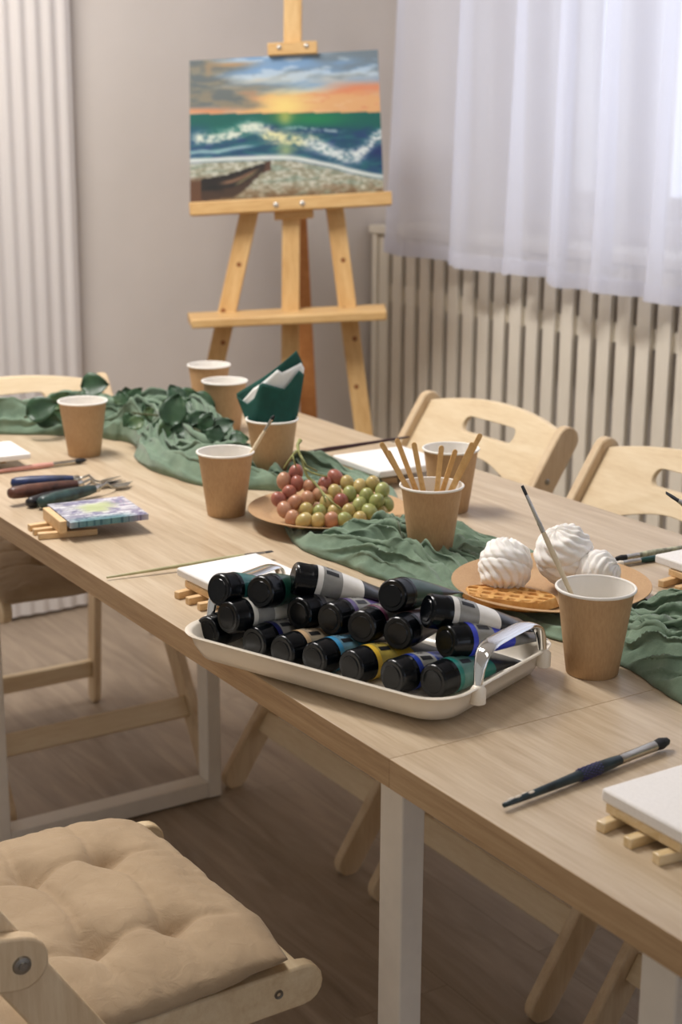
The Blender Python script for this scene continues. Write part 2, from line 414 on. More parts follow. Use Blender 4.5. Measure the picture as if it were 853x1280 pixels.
# ------------------------------------------------------------------ chairs
def make_chair(label, loc, rotz):
    t = thing('folding_chair', label, 'chair', loc, rotz, 'birch folding chairs around the tables')
    A, B = Vector((.25, .022)), Vector((-.235, .770))       # post line in (y, z)
    for s in (-1, 1):
        b = MB(); b.prism(capsule(A, B, .052), 0, s*.2215-.01, s*.2215+.01); po = b.build('post', M['ply'], t, bevel=.003)
        d = (B-A).normalized()
        for k, q in enumerate((.90, .83)):
            c = A.lerp(B, q); bb = MB(); R_ = Matrix.Rotation(s*PI/2, 3, 'Y')
            bb.lathe([(.0004, .0125), (.003, .0125), (.0045, .0118), (.006, .0105), (.006, .008)], 14, (s*.2215, c.x, c.y), R_)
            bb.build('bolt', M['steel'], po)
        b = MB(); b.prism(capsule((-.258, .02), (-.222, .425), .042), 0, s*.186-.009, s*.186+.009); b.build('rear_leg', M['ply'], t, bevel=.003)
        b = MB(); b.prism(capsule((-.232, .432), (.228, .434), .05), 0, s*.2-.0095, s*.2+.0095); ra = b.build('seat_rail', M['ply_x'], t, bevel=.003)
        bb = MB(); bb.lathe([(.0004, .0085), (.0022, .0085), (.0025, .0105), (.0052, .0108), (.0056, .0095)], 16, (s*.2, .195, .434), Matrix.Rotation(s*PI/2, 3, 'Y'))
        bb.build('bolt', M['steel'], ra)
    b = MB(); b.box((0, .02, .449), (.378, .42, .012)); b.build('seat', M['ply_x'], t, bevel=.002)
    d = (B-A).normalized()
    c = A.lerp(B, .147); b = MB(); b.box((0, c.x, c.y), (.422, .018, .045), Matrix.Rotation(-math.atan2(-d.x, d.y)*-1, 3, 'X')); b.build('stretcher', M['ply_x'], t, bevel=.002)
    dl = Vector((.036, .405)).normalized(); c = Vector((-.258, .02)).lerp(Vector((-.222, .425)), .17)
    b = MB(); b.box((0, c.x, c.y), (.353, .016, .042), Matrix.Rotation(-math.atan2(dl.x, dl.y), 3, 'X')); b.build('stretcher', M['ply_x'], t, bevel=.002)
    # back panel with handle slot, arched
    n = 40; outer = []; inner = []
    hw = .2105
    def top(x): return .779 + .022*(1-(x/hw)**2)
    def bot(x): return .663 + .036*math.cos(x/hw*PI/2)**2
    xs = [-hw + 2*hw*i/n for i in range(n+1)]
    ys = [k/24 for k in range(1, 24)]
    outer = ([(x_, top(x_)) for x_ in xs] + [(hw, top(hw)+(bot(hw)-top(hw))*k) for k in ys] + [(x_, bot(x_)) for x_ in reversed(xs)]
             + [(-hw, bot(hw)+(top(hw)-bot(hw))*k) for k in ys])
    sl = rrect(.165, .03, .0149, 8)
    m_ = len(outer)
    def sample(poly, m):
        per = [0]; P = poly+[poly[0]]
        for a, c_ in zip(P, P[1:]): per.append(per[-1]+math.hypot(c_[0]-a[0], c_[1]-a[1]))
        res = []
        for k in range(m):
            s_ = per[-1]*k/m; i = max(j for j in range(len(poly)) if per[j] <= s_+1e-9)
            f_ = (s_-per[i])/max(1e-9, per[i+1]-per[i]); res.append((P[i][0]+(P[i+1][0]-P[i][0])*f_, P[i][1]+(P[i+1][1]-P[i][1])*f_))
        return res
    # match inner ring to outer ring by angle
    inner = []
    dense = sample(sl, 720); cz = .751
    for (x_, z_) in outer:
        a = math.atan2((z_-cz)*2.6, x_)
        inner.append(min(dense, key=lambda q: abs((math.atan2(q[1]*2.6, q[0])-a+PI) % (2*PI)-PI)))
    inner = [(q[0], q[1]+cz) for q in inner]
    def to3(p, off):
        zq = p[1]; k = (zq-A.y)/(B.y-A.y); y = A.x+(B.x-A.x)*k
        yb = .03*(p[0]/hw)**2 - .02
        return (p[0], y + off + yb*.35, zq)
    b = MB(); fr, bkk = .0065, -.0065
    rings = [[to3(p, fr) for p in outer], [to3(p, bkk) for p in outer], [to3(p, bkk) for p in inner], [to3(p, fr) for p in inner], ]
    rings.append(rings[0])
    b.loft(rings, cap=False); bmesh.ops.remove_doubles(b.b, verts=b.b.verts[:], dist=1e-5)
    b.build('backrest', M['ply_x'], t, bevel=.002)
    return t
def place(x, y): return (x, y, 0)
ch_near = make_chair('birch folding chair with tufted cushion in the foreground at bottom left', place(-1.49, .545), 0)
# hinge arm of the near chair seen at the picture's left edge
for s in (-1, 1):
    b = MB(); b.prism(capsule((-.108, .588), (-.33, .63), .056), 0, s*.2405-.0085, s*.2405+.0085); ar = b.build('hinge_arm', M['ply'], ch_near, bevel=.003)
    bb = MB(); bb.lathe([(.0004, .013), (.004, .013), (.0045, .0115), (.0085, .011), (.0095, .0085)], 20, (s*.2405, -.108, .588), Matrix.Rotation(s*PI/2, 3, 'Y'))
    bb.build('bolt', M['steel'], ar)
proto = make_chair('birch folding chair across the table beside the easel, nearest the corner', place(-2.378, 1.647), PI)
dup(proto, place(-1.822, 1.647), PI, 'birch folding chair across the table, second from the easel, below the curtain')
dup(proto, place(-1.262, 1.647), PI, 'birch folding chair whose legs show under the table at bottom right')
dup(proto, place(-2.935, 1.155), -PI/2, 'birch folding chair at the far head of the table before the ribbed curtain')

def make_cushion(label, loc, rotz, w, d, tx, ty, seed, hgt=.062):
    def f(u, v, side):
        a, c = u*2-1, v*2-1
        # slightly pinched outline
        x = a*w/2*(1-.035*(1-c*c)*0 - .05*abs(c)**3*abs(a)**2); y = c*d/2*(1-.05*abs(a)**3*abs(c)**2)
        e = max(0, (1-abs(a)**3.4)*(1-abs(c)**3.4))
        z = hgt*.5*e**.42
        if side > 0:
            z += .010*e
            for px in tx:
                for py in ty:
                    r2 = ((x-px)**2+(y-py)**2); z -= .024*math.exp(-r2/(2*.017**2))
            for px in tx: z -= .007*math.exp(-((x-px-.006*math.sin(y*37+seed))**2)/(2*.005**2))*e
            for py in ty: z -= .007*math.exp(-((y-py-.006*math.sin(x*31+seed))**2)/(2*.005**2))*e
            z += .004*fbm((x*16+seed, y*16, 0), 4)*e + .0035*fbm((x*9, y*42+seed, 3), 3)*(1-e)*min(1, e*6)
            edge = max(abs(a), abs(c)); z += .0026*math.sin((math.atan2(c, a))*41+7*fbm((a*3, c*3, seed)))*(.5+fbm((a*5, c*5, seed+2), 2))*max(0, (edge-.62)/.38)*e**.3
        else: z = -z*.55
        wob = .006*fbm((a*2+seed, c*2, 5))
        return (x+wob*a, y+wob*c, z)
    b = MB(); N = 96
    b.grid(lambda u, v: f(u, v, 1), N, N); b.grid(lambda u, v: f(u, v, -1), N, N)
    bmesh.ops.remove_doubles(b.b, verts=b.b.verts[:], dist=2e-4)
    t = thing('seat_cushion', label, 'cushion', loc, rotz, 'beige tufted cushions')
    b.build('cover', M['cotton'], t, smooth=180)
    for i in (-1, 1):
        bb = MB(); pts = [(i*w*.46, -d*.47, 0), (i*w*.48, -d*.53, -.012), (i*w*.47, -d*.535, -.06), (i*w*.485, -d*.53, -.10)]
        bb.tube(pts, .004, 6); bb.build('tie', M['cotton'], t)
    return t
make_cushion('beige tufted cushion on the foreground chair, large and in plain view', (-1.475, .54, .474), .02, .425, .44, (-.07, .105), (.115, .02, -.075), 1.3)
make_cushion('beige tufted cushion half hidden under the table corner on the far head chair', (-2.855, 1.155, .472), -PI/2, .46, .46, (-.09, .09), (.1, 0, -.1), 5.1)

# ------------------------------------------------------------------- easel
H_ = Vector((-.843, .538, 0)).normalized(); a_ = math.radians(6.5)
EN = Vector((-H_.x*math.cos(a_), -H_.y*math.cos(a_), math.sin(a_)))        # normal of the leaning front
E0 = at_depth(357, 160, 3.9)
ez = thing('easel', 'tall pine studio easel holding the seascape, before the back wall', 'easel', (E0.x, E0.y, 0))
eo = Vector((E0.x, E0.y, 0))
def ep(x, y, off=0): return on_plane(x, y, E0+EN*off, EN) - eo
def board(name, p, q, w, th, mat, bevel=.003, parent=ez, label=None):
    """board from p to q, w wide in the easel plane and th thick along its normal"""
    x = (q-p).normalized(); y = EN.cross(x).normalized(); R_ = Matrix(((x.x, y.x, EN.x), (x.y, y.y, EN.y), (x.z, y.z, EN.z)))
    b = MB(); b.box((0, 0, 0), ((q-p).length, w, th))
    o = b.build(name, mat, None, bevel=bevel); o.parent = parent
    o.matrix_local = Matrix.Translation((p+q)/2) @ R_.to_4x4(); return o
def extend_to_floor(p, q, z=.012):
    k = (z-p.z)/(q.z-p.z); return p+(q-p)*k
lp, lq = ep(312, 265, -.02), ep(271, 448, -.02)
rp, rq = ep(419, 262, -.02), ep(455, 540, -.02)
ltop = lp+(lp-lq)*.86; rtop = rp+(rp-rq)*.58
for p, q in ((ltop, extend_to_floor(lp, lq)), (rtop, extend_to_floor(rp, rq))):
    lg = board('front_leg', p, q, .047, .022, M['pine_x'])
    # dark knots in the pine
    L = (q-p).length
    for s_ in ((.32, .004), (.405, -.010), (.46, .008), (.545, -.004)):
        bb = MB(); bb.lathe([(.0003, .0004), (.006, .0003), (.0075, 0), ], 16, (-L/2+L*s_[0], s_[1], .0108)); bb.build('knot', M['knot'], lg)
board('mast', ep(367.5, -120, .0), extend_to_floor(ep(363, 265), ep(362, 450), .06), .046, .024, M['pine_x'])
pr, qr = at_depth(371, 90, 4.02)-eo, at_depth(384, 510, 4.30)-eo
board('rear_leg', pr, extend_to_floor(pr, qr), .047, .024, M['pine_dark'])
hp = (ltop+rtop)/2; board('head_block', hp+(rtop-ltop)*.9+EN*-.005, hp-(rtop-ltop)*.9+EN*-.005, .08, .02, M['pine_x'])
# support bar under the painting, its two screws and the small block below
sb = board('support_bar', ep(238, 262, .032), ep(490, 248, .032), .034, .05, M['pine_x'])
for px in (345, 378):
    c = ep(px, 256 if px < 360 else 254, .058); bb = MB(); bb.ell((0, 0, 0), (.007, .007, .004)); o = bb.build('screw', M['screw'], ez); o.matrix_local = Matrix.Translation(c) @ rot_to(RT, EN).to_4x4()
board('bar_block', ep(343, 268, .012), ep(392, 265, .012), .03, .02, M['pine_x'])
board('clamp', ep(335, 63, .03), ep(397, 60, .03), .031, .035, M['pine_x'])
for px in (349, 383):
    c = ep(px, 59 if px < 360 else 57, .049); bb = MB(); bb.ell((0, 0, 0), (.006, .006, .004)); o = bb.build('screw', M['screw'], ez); o.matrix_local = Matrix.Translation(c) @ rot_to(RT, EN).to_4x4()
# shelf: a board with bevelled ends and finger notches
p, q = ep(231, 401, .03), ep(483, 390, .03); x = (q-p).normalized(); y = EN.cross(x).normalized(); L = (q-p).length
b = MB(); poly = [(-L/2, .075), (-L/2+.024, -.075), (L/2-.003, -.075), (L/2, -.07), (L/2, .075)]
b.prism(poly, 2, -.012, .012)
R_ = Matrix(((x.x, EN.x, y.x), (x.y, EN.y, y.y), (x.z, EN.z, y.z)))
R_ = rot_to(x, (0, 0, 1))
o = b.build('shelf', M['pine_x'], ez, bevel=.004); o.matrix_local = Matrix.Translation((p+q)/2) @ R_.to_4x4()

# ---------------------------------------------------------------- painting
def mix(a, c, t): t = max(0, min(1, t)); return tuple(a[i]+(c[i]-a[i])*t for i in range(3))
def sm(e0, e1, x): t = max(0, min(1, (x-e0)/(e1-e0))); return t*t*(3-2*t)
def gb_(x, c, w): return math.exp(-((x-c)/w)**2)
def seascape(u, v):
    n1 = fbm((u*3, v*11, 1), 4); n2 = fbm((u*8, v*26, 2), 4); n3 = fbm((u*34, v*60, 4), 3); n4 = fbm((u*14, v*18, 9), 4)
    hz = .371+.056*u
    if v < hz:
        t = v/hz
        c = mix((122, 158, 196), (196, 196, 184), sm(.25, .62, t+.22*n1))
        c = mix(c, (186, 206, 222), .75*sm(.1, .4, n2+.5*n1)*sm(.7, .3, t))
        c = mix(c, (112, 124, 130), sm(.5, .85, u+.25*n1)*sm(.42, .12, t+.2*n2)*.9)
        c = mix(c, (220, 168, 116), sm(.52, .74, t+.22*n1)*sm(.12, .34, u+.1*n1))
        c = mix(c, (214, 136, 100), .8*sm(.08, .35, n2+.25*n1)*sm(.5, .66, t))
        c = mix(c, (216, 132, 92), gb_(t, .60, .09)*sm(.6, .85, u+.1*n1)*.9)
        c = mix(c, (226, 190, 140), .7*sm(.15, .4, n2-.2*n1)*sm(.6, .8, t))
        c = mix(c, (240, 214, 130), gb_(u, .5, .13)*gb_(t, .88, .25)*.95)
        cl = sm(.42, .1, u+.22*n1+.28*(.4-t))
        c = mix(c, mix((96, 104, 104), (128, 124, 108), sm(-.2, .3, n2)), cl*sm(1.0, .8, t+.1*n1)*.95)
        c = mix(c, (184, 144, 96), gb_(u, .22, .12)*gb_(t, .13+.05*n1, .055)*.9)
        c = mix(c, (176, 144, 104), gb_(u, .1, .02)*gb_(t, .18, .12)*.6)
        c = mix(c, (214, 138, 92), gb_(t, .95, .06)*sm(.35, .1, u)*.85)
        return c
    c = mix((10, 92, 84), (22, 72, 100), sm(.46, .62, v+.06*n1))
    c = mix(c, (20, 128, 74), gb_(u, .66, .16)*gb_(v, .45, .05)*.8); c = mix(c, (34, 74, 112), sm(.16, .02, u)*sm(.42, .5, v)*.7)
    c = mix(c, (200, 202, 120), gb_(u, .5, .035)*sm(.52, .42, v)*.9); c = mix(c, (120, 140, 60), gb_(u, .5, .09)*sm(.5, .42, v)*.5)
    c = mix(c, (30, 60, 108), sm(-.05, .3, n4)*sm(.5, .58, v)*sm(.86, .74, v-.1*u)*.75)
    c = mix(c, (44, 116, 116), sm(.05, .35, n2)*sm(.55, .6, v)*.55)
    foam = sm(-.32, .12, n3*.8+n4*.5)
    def band(center, w): return math.exp(-((v-center+.018*n1)/w)**2)
    w1 = band(.545-.06*gb_(u, .32, .1), .042)*sm(.46, .38, u)*sm(-.02, .06, u)
    w2 = band(.565+.03*sm(.4, .6, u), .04)*sm(.34, .42, u)*sm(.72, .6, u)
    w3 = band(.60+.12*sm(.58, .82, u)-.13*sm(.86, 1.0, u), .045)*sm(.55, .65, u)
    c = mix(c, (26, 48, 100), gb_(u, .41, .05)*gb_(v, .505, .03)*.95); c = mix(c, (24, 44, 96), gb_(u, .98, .055)*gb_(v, .70, .05)*.95); c = mix(c, (30, 54, 104), gb_(u, .66, .14)*gb_(v, .535, .02)*.8)
    for w_, cc in ((w1, (214, 222, 206)), (w2, (222, 220, 170)), (w3, (216, 224, 222))): c = mix(c, cc, min(1, w_*1.25)*(.3+.7*foam))
    c = mix(c, (190, 212, 210), gb_(v, .505+.04*sm(.55, .8, u), .009)*sm(.45, .55, u)*sm(.84, .76, u)*.8*foam)
    c = mix(c, (170, 206, 204), gb_(v, .645-.03*sm(.1, .35, u)+.01*n2, .014)*sm(.38, .28, u)*.85)
    c = mix(c, (176, 190, 128), gb_(u, .5, .045)*gb_(v, .66, .045)*.75)
    shore = .70+.18*sm(.38, 1.05, u)*(.35+.65*u)+.008*n1
    c = mix(c, (226, 230, 222), gb_(v, shore, .017))
    below = sm(shore+.008, shore+.03, v)
    wet = mix((146, 144, 122), (198, 198, 182), sm(-.15, .28, n3+.35*n4))
    wet = mix(wet, (116, 140, 126), sm(.1, .4, n2)*.5)
    c = mix(c, wet, below)
    c = mix(c, (110, 84, 56), below*sm(.88, .98, v+.06*n4-.03*u)*.9)
    c = mix(c, (96, 66, 46), below*sm(.16, .05, u)*sm(.80, .86, v))
    if .055 < u < .42:
        k_ = (u-.055)/.365
        upper = .835-.065*k_-.05*k_**2.2; lower = .985-.02*k_ if u < .22 else .978-.19*sm(.20, .43, u)
        if upper+.006*n3 < v < lower+.01*n3:
            k = (v-upper)/max(.01, lower-upper)
            c = mix((34, 30, 28), (66, 50, 40), sm(.25, .8, k+.35*n4))
            c = mix(c, (30, 28, 26), sm(.16, .02, k))
            c = mix(c, (22, 26, 26), gb_(k, .5+.2*(u-.2), .07)*.8)
            c = mix(c, (170, 128, 98), gb_(k, .34, .07)*sm(.13, .2, u)*sm(.40, .3, u)*.8)
            c = mix(c, (206, 188, 130), gb_(k, .52-.5*(u-.25), .03)*sm(.22, .26, u)*sm(.38, .32, u)*.8)
            c = mix(c, (104, 70, 54), sm(.375, .40, u)*.7)
    return c
def painted_slab(name, corners, n, th, fn, mat, parent=None, nu=120, nv=90):
    """canvas slab: corners tl,tr,br,bl of the front face, n its normal; fn(u,v) gives the paint"""
    tl, tr, br, bl = corners; b = MB(); cl = b.b.loops.layers.float_color.new('Col')
    P3 = lambda u, v: (tl.lerp(tr, u)).lerp(bl.lerp(br, u), v)
    vs = [[b.b.verts.new(P3(i/nu, j/nv)) for j in range(nv+1)] for i in range(nu+1)]
    def face(q, uvs):
        f = b.b.faces.new(q)
        for lp_, uv in zip(f.loops, uvs): lp_[cl] = (*lin(fn(*uv)), 1)
    for i in range(nu):
        for j in range(nv):
            ij = ((i, j), (i, j+1), (i+1, j+1), (i+1, j))
            face([vs[x_][y_] for x_, y_ in ij], [(x_/nu, y_/nv) for x_, y_ in ij])
    ring = [(i, 0) for i in range(nu)]+[(nu, j) for j in range(nv)]+[(i, nv) for i in range(nu, 0, -1)]+[(0, j) for j in range(nv, 0, -1)]
    bv = [b.b.verts.new(vs[i][j].co - n*th) for i, j in ring]
    for k in range(len(ring)):
        m_ = (k+1) % len(ring); a, c = ring[k], ring[m_]
        face([vs[a[0]][a[1]], vs[c[0]][c[1]], bv[m_], bv[k]], [(a[0]/nu, a[1]/nv), (c[0]/nu, c[1]/nv), (c[0]/nu, c[1]/nv), (a[0]/nu, a[1]/nv)])
    face(bv, [(.5, .1)]*len(bv))
    return b.build(name, mat, parent, smooth=30)
pc = [on_plane(x_, y_, E0+EN*.032, EN) for x_, y_ in ((237, 76), (472.5, 62), (480, 243), (238, 254))]
tag(painted_slab('seascape_painting', pc, EN, .018, seascape, M['paint'], None, 170, 130), 'oil painting of a sunset sea with a boat, standing on the easel', 'painting')

# ------------------------------------------------------------------- cups
def cup_mesh(name, label, x, y, z=TZ, tilt=0, group='kraft paper cups on the table', sc=1):
    t = thing(name, label, 'cup', (x, y, z), random.uniform(0, 6), group)
    h = .103; prof = lambda k: .0298 + (.0438-.0298)*k
    b = MB(); b.lathe([(.0270, .004), (.0285, .0), (prof(0), .0012), (prof(.3), .3*h), (prof(.7), .7*h), (prof(.975), h*.975)], 56); b.build('sleeve', M['kraft'], t, smooth=60)
    b = MB(); b.lathe([(.0005, .008), (.0275, .008), (.0285, .012), (prof(.5)-.0008, .5*h), (prof(.985)-.0008, h*.985)], 56); b.build('lining', M['paper_white'], t, smooth=60)
    R0 = .0446; prof2 = [(R0+.0017*math.cos(a), h-.0012+.0019*math.sin(a)) for a in [2*PI*k/12 for k in range(13)]]
    b = MB(); b.lathe(prof2, 56); bmesh.ops.remove_doubles(b.b, verts=b.b.verts[:], dist=1e-5); b.build('rim', M['paper_white'], t, smooth=180)
    t.scale = (sc, sc, sc)
    return t
RUN_Z = .004
cups = {}
for key, (x, y, z), lab in (
    ('front', (-1.228, 1.127, TZ), 'kraft paper cup in front of the sweets plate holding the flat brush'),
    ('sticks', (-1.694, 1.234, TZ+.008), 'kraft paper cup full of wooden stirrers beside the grape plate'),
    ('behind', (-1.905, 1.424, TZ), 'kraft paper cup standing just behind the cup of stirrers'),
    ('brush', (-2.07, 1.105, TZ), 'kraft paper cup left of the grape plate holding a thin pale brush'),
    ('napkin', (-2.235, 1.285, TZ+.006), 'kraft paper cup holding the folded green napkin'),
    ('left', (-2.588, 1.085, TZ), 'kraft paper cup standing alone at far left before the leaves'),
    ('mid', (-2.644, 1.412, TZ), 'empty kraft paper cup left of the green napkin, nearer of the two'),
    ('far', (-2.835, 1.477, TZ), 'empty kraft paper cup farthest back on the table before the easel'),
    ('edge', (-1.21, 1.52, TZ), 'kraft paper cup just outside the right edge holding a brush')):
    cups[key] = cup_mesh('paper_cup', lab, x, y, z)

# wooden stirrers in their cup
cs = cups['sticks'].location
tips = [(478, 556, .0), (497, 551, .3), (486, 566, .1), (518, 556, -.2), (552, 560, .2), (569, 565, .3), (590, 556, -.1), (600, 545, .2)]
slab = ['leftmost of the stirrers, leaning far left', 'tall stirrer second from the left, behind its neighbours', 'stirrer leaning left close beside the leftmost', 'stirrer in the middle of the cup, leaning slightly left', 'upright stirrer right of the gap in the cup', 'stirrer standing behind the upright one', 'stirrer leaning right, front of the right pair', 'rightmost and longest of the stirrers, leaning right']
for i, (px, py, tw) in enumerate(tips):
    dep = (Vector((cs.x, cs.y, .87))-CAM).dot(FW) + (.012 if i in (1, 5, 7) else -.012)
    tip = at_depth(px, py, dep); k = (tip - Vector((cs.x, cs.y, tip.z)))
    foot = Vector((cs.x - k.x*.15 + .004*math.cos(i*2), cs.y - k.y*.15 + .004*math.sin(i*2), cs.z+.012))
    # keep inside the mouth
    d = tip-foot; L = d.length; kk = (cs.z+.103-foot.z)/d.z; pm = foot+d*kk; off = Vector((pm.x-cs.x, pm.y-cs.y))
    if off.length > .038:
        foot += Vector((off.x, off.y, 0))*(.036/off.length-1)*1.35
        rr = Vector((foot.x-cs.x, foot.y-cs.y)); 
        if rr.length > .024: rr *= .024/rr.length; foot.x, foot.y = cs.x+rr.x, cs.y+rr.y
    d = (tip-foot); t = thing('wooden_stirrer', slab[i] + ', in the kraft cup', 'stirrer', foot, 0, 'wooden stirrers in the kraft cup')
    b = MB(); poly = capsule((0, 0), (d.length, 0), .0075, 8); b.prism([(q[0], q[1]) for q in poly], 2, -.0009, .0009)
    o = b.build('blade', M['stick'], t, bevel=.0004); o.matrix_local = rot_to(d, FW*-1+RT*tw).to_4x4()

# ------------------------------------------------------------- gauze runner
def catmull(P, n):
    out = []
    for i in range(len(P)-1):
        p0, p1, p2, p3 = P[max(i-1, 0)], P[i], P[i+1], P[min(i+2, len(P)-1)]
        for k in range(n):
            t = k/n; out.append(tuple(.5*((2*p1[j])+(-p0[j]+p2[j])*t+(2*p0[j]-5*p1[j]+4*p2[j]-p3[j])*t*t+(-p0[j]+3*p1[j]-3*p2[j]+p3[j])*t**3) for j in range(len(p1))))
    out.append(P[-1]); return out
# x, y, half width, height
RUN = [(-2.93, .86, .05, .045), (-2.91, .98, .055, .05), (-2.87, 1.09, .06, .055), (-2.80, 1.20, .085, .062), (-2.70, 1.285, .10, .068), (-2.56, 1.28, .10, .066), (-2.42, 1.235, .095, .062), (-2.29, 1.235, .08, .052),
       (-2.20, 1.31, .07, .04), (-2.10, 1.345, .08, .02), (-1.98, 1.27, .10, .011), (-1.86, 1.22, .105, .024), (-1.77, 1.21, .11, .042), (-1.68, 1.235, .125, .034), (-1.58, 1.255, .12, .013), (-1.46, 1.255, .12, .009), (-1.36, 1.255, .10, .018), (-1.27, 1.285, .115, .04), (-1.17, 1.30, .15, .045), (-1.05, 1.31, .18, .045), (-.90, 1.33, .19, .045), (-.72, 1.36, .18, .04)]
RP = catmull(RUN, 30); NR = len(RP)-1; NC = 110
plates = ((-1.932, 1.210, .124), (-1.455, 1.256, .130))
flat_spots = [(c.location.x, c.location.y, .036) for c in cups.values()]
def runner(u, v, lift=0):
    f = u*NR; i = min(int(f), NR-1); k = f-i; a, c = RP[i], RP[i+1]; x, y, hw, h = [a[j]+(c[j]-a[j])*k for j in range(4)]
    q0, q1 = RP[max(i-3, 0)], RP[min(i+4, NR)]; d = Vector((q1[0]-q0[0], q1[1]-q0[1])).normalized(); nrm = Vector((-d.y, d.x))
    s = u*NR/30*.105; t = v*2-1
    wob = .012*fbm((s*9, 3.1 if t > 0 else 7.7, 0), 3)
    ph = t*hw*1.0
    m1 = fbm((s*5.0, ph*30, 2), 3); m2 = fbm((s*9+4, ph*14, 9), 2)
    warp = ph + .014*m2 + .006*math.sin(s*22)
    f1 = abs(math.sin(warp*150+2.2*m1+1.3*math.sin(s*7)))**.6
    f2 = abs(math.sin(warp*75+1.5+2.0*m1))**.7
    f3 = abs(math.sin(warp*330+3.5*m1+3*m2))
    env = max(0, 1-abs(t)**3.2)**.55
    big = .62+.55*fbm((s*6, t*1.2, 5), 3)+.35*fbm((s*15, t*2.6, 8), 2)
    amp = h/.03
    z = h*env*(.25+.75*max(.05, big))*(.22+.66*f1+.46*f2) +   .0044*f3*env*min(1.2, amp)
    z += (fbm((s*26, ph*34, 21), 3)*.007 + .0035*abs(math.sin(s*75+ph*40+5*m1))*max(0, m2+.1))*env*min(1.3, amp)
    lat = .0065*math.sin(2*(warp*150+2.2*m1+1.3*math.sin(s*7)))*env*min(1, h/.03)
    X, Y = x+nrm.x*(ph*1.0+wob+lat), y+nrm.y*(ph*1.0+wob+lat)
    X += .005*m2*env; Y += .005*m1*env
    for (px, py, pr) in plates:
        r = math.hypot(X-px, Y-py); 
        kk = sm(pr+.012, pr-.015, r); z = z*(1-kk) + min(z, .0125)*kk
    for (px, py, pr) in flat_spots:
        r = math.hypot(X-px, Y-py); kk = sm(pr+.014, pr, r); z = z*(1-kk) + min(z, .004)*kk
    return (X, Y, TZ+.0012+max(0, z)+lift)
b = MB(); b.grid(runner, NR, NC)
tag(b.build('gauze_runner', M['gauze'], smooth=180, solid=.0012, recalc=False), 'crumpled sage green gauze runner winding along the table under cups and plates', 'table runner')

# ------------------------------------------------------------------ plates
def plate(name, label, x, y, r, z):
    t = thing(name, label, 'plate', (x, y, z), 0, 'kraft paper plates')
    prof = [(.0005, .0012), (r*.70, .0012), (r*.74, .002), (r*.80, .0075), (r*.84, .009), (r*.985, .0135), (r, .0140), (r*1.003, .0132), (r*.985, .0122), (r*.84, .0076), (r*.80, .0060), (r*.73, 0), (.0005, 0)]
    b = MB(); b.lathe(prof, 80); b.build('dish', M['kraft'], t, smooth=50); return t
plate('paper_plate', 'round kraft paper plate heaped with grapes', plates[0][0], plates[0][1], plates[0][2], TZ+.0145)
plate('paper_plate', 'round kraft paper plate of white marshmallow and waffle', plates[1][0], plates[1][1], plates[1][2], TZ+.0145)

# grapes
gz = TZ+.0145+.0025
gl = [(180, 140, 'r'), (115, 185, 'p'), (195, 215, 'r'), (150, 245, 'r'), (105, 305, 'r'), (195, 310, 'p'), (165, 383, 'p'), (340, 212, 'r'), (405, 170, 'r'), (425, 315, 'r'), (375, 395, 'p'), (262, 235, 'p'),
      (302, 360, 'g'), (250, 348, 'y'), (480, 350, 'y'), (465, 272, 'g'), (570, 288, 'g'), (650, 245, 'g'), (550, 222, 'y'), (600, 365, 'g'), (690, 360, 'y'), (547, 400, 'y'), (455, 420, 'g'), (285, 428, 'y'), (238, 425, 'y'), (345, 305, 'y'), (398, 250, 'y'), (488, 208, 'y'), (716, 310, 'g'), (630, 300, 'g'), (540, 310, 'g'), (300, 275, 'p'), (140, 340, 'p'), (240, 290, 'p'), (395, 330, 'y'), (600, 220, 'y')]
GP = Vector((plates[0][0], plates[0][1], 0)); gd = Vector((GP.x, GP.y, 0)).normalized()
gn = (gd*-math.cos(math.radians(50)) + Vector((0, 0, 1))*math.sin(math.radians(50))).normalized()
gf = GP - gd*.075; gf.z = gz+.012
gb = thing('grape_bunch', 'bunch of red and green grapes heaped on the kraft plate', 'grapes', (GP.x, GP.y, gz))
gpos = []
for gx, gy, kd in gl:
    p = on_plane(330+gx/4.489, 560+gy/4.489, gf, gn)
    p.z = max(p.z, gz+.0118); gpos.append([p, kd])
for k in range(14):                                            # the ones behind and below
    a = random.uniform(0, 2*PI); r = random.uniform(.0, .06)
    gpos.append([GP+Vector((r*math.cos(a), r*math.sin(a), gz+.012)), random.choice('gyp')])
# relax overlaps
for it in range(60):
    for i in range(len(gpos)):
        for j in range(i):
            d = gpos[i][0]-gpos[j][0]; L = d.length
            if L < .0205:
                d = d/max(L, 1e-5)*(.0205-L)*.5
                if i >= len(gl): gpos[i][0] += d*1.4; gpos[j][0] -= d*.3
                else: gpos[i][0] += d*.7; gpos[j][0] -= d*.7
    for g in gpos:
        g[0].z = max(g[0].z, gz+.0118)
        rr = Vector((g[0].x-GP.x, g[0].y-GP.y)); 
        if rr.length > .098: rr *= .098/rr.length; g[0].x, g[0].y = GP.x+rr.x, GP.y+rr.y
for p, kd in gpos:
    R_ = Matrix.Rotation(random.uniform(0, PI), 3, 'Z') @ Matrix.Rotation(random.uniform(-.9, .9), 3, 'X')
    s_ = random.uniform(.94, 1.06)
    b = MB(); b.ell(p-Vector(gb.location), (.0114*s_, .0114*s_, .0138*s_), R_, 20, 14)
    b.build('grape', {'r': M['g_red'], 'p': M['g_pink'], 'g': M['g_green'], 'y': M['g_yellow']}[kd], gb, smooth=180)
gpp = lambda x_, y_, o=0: on_plane(330+x_/4.489, 560+y_/4.489, gf+gn*(.012+o), gn)-Vector(gb.location)
b = MB()
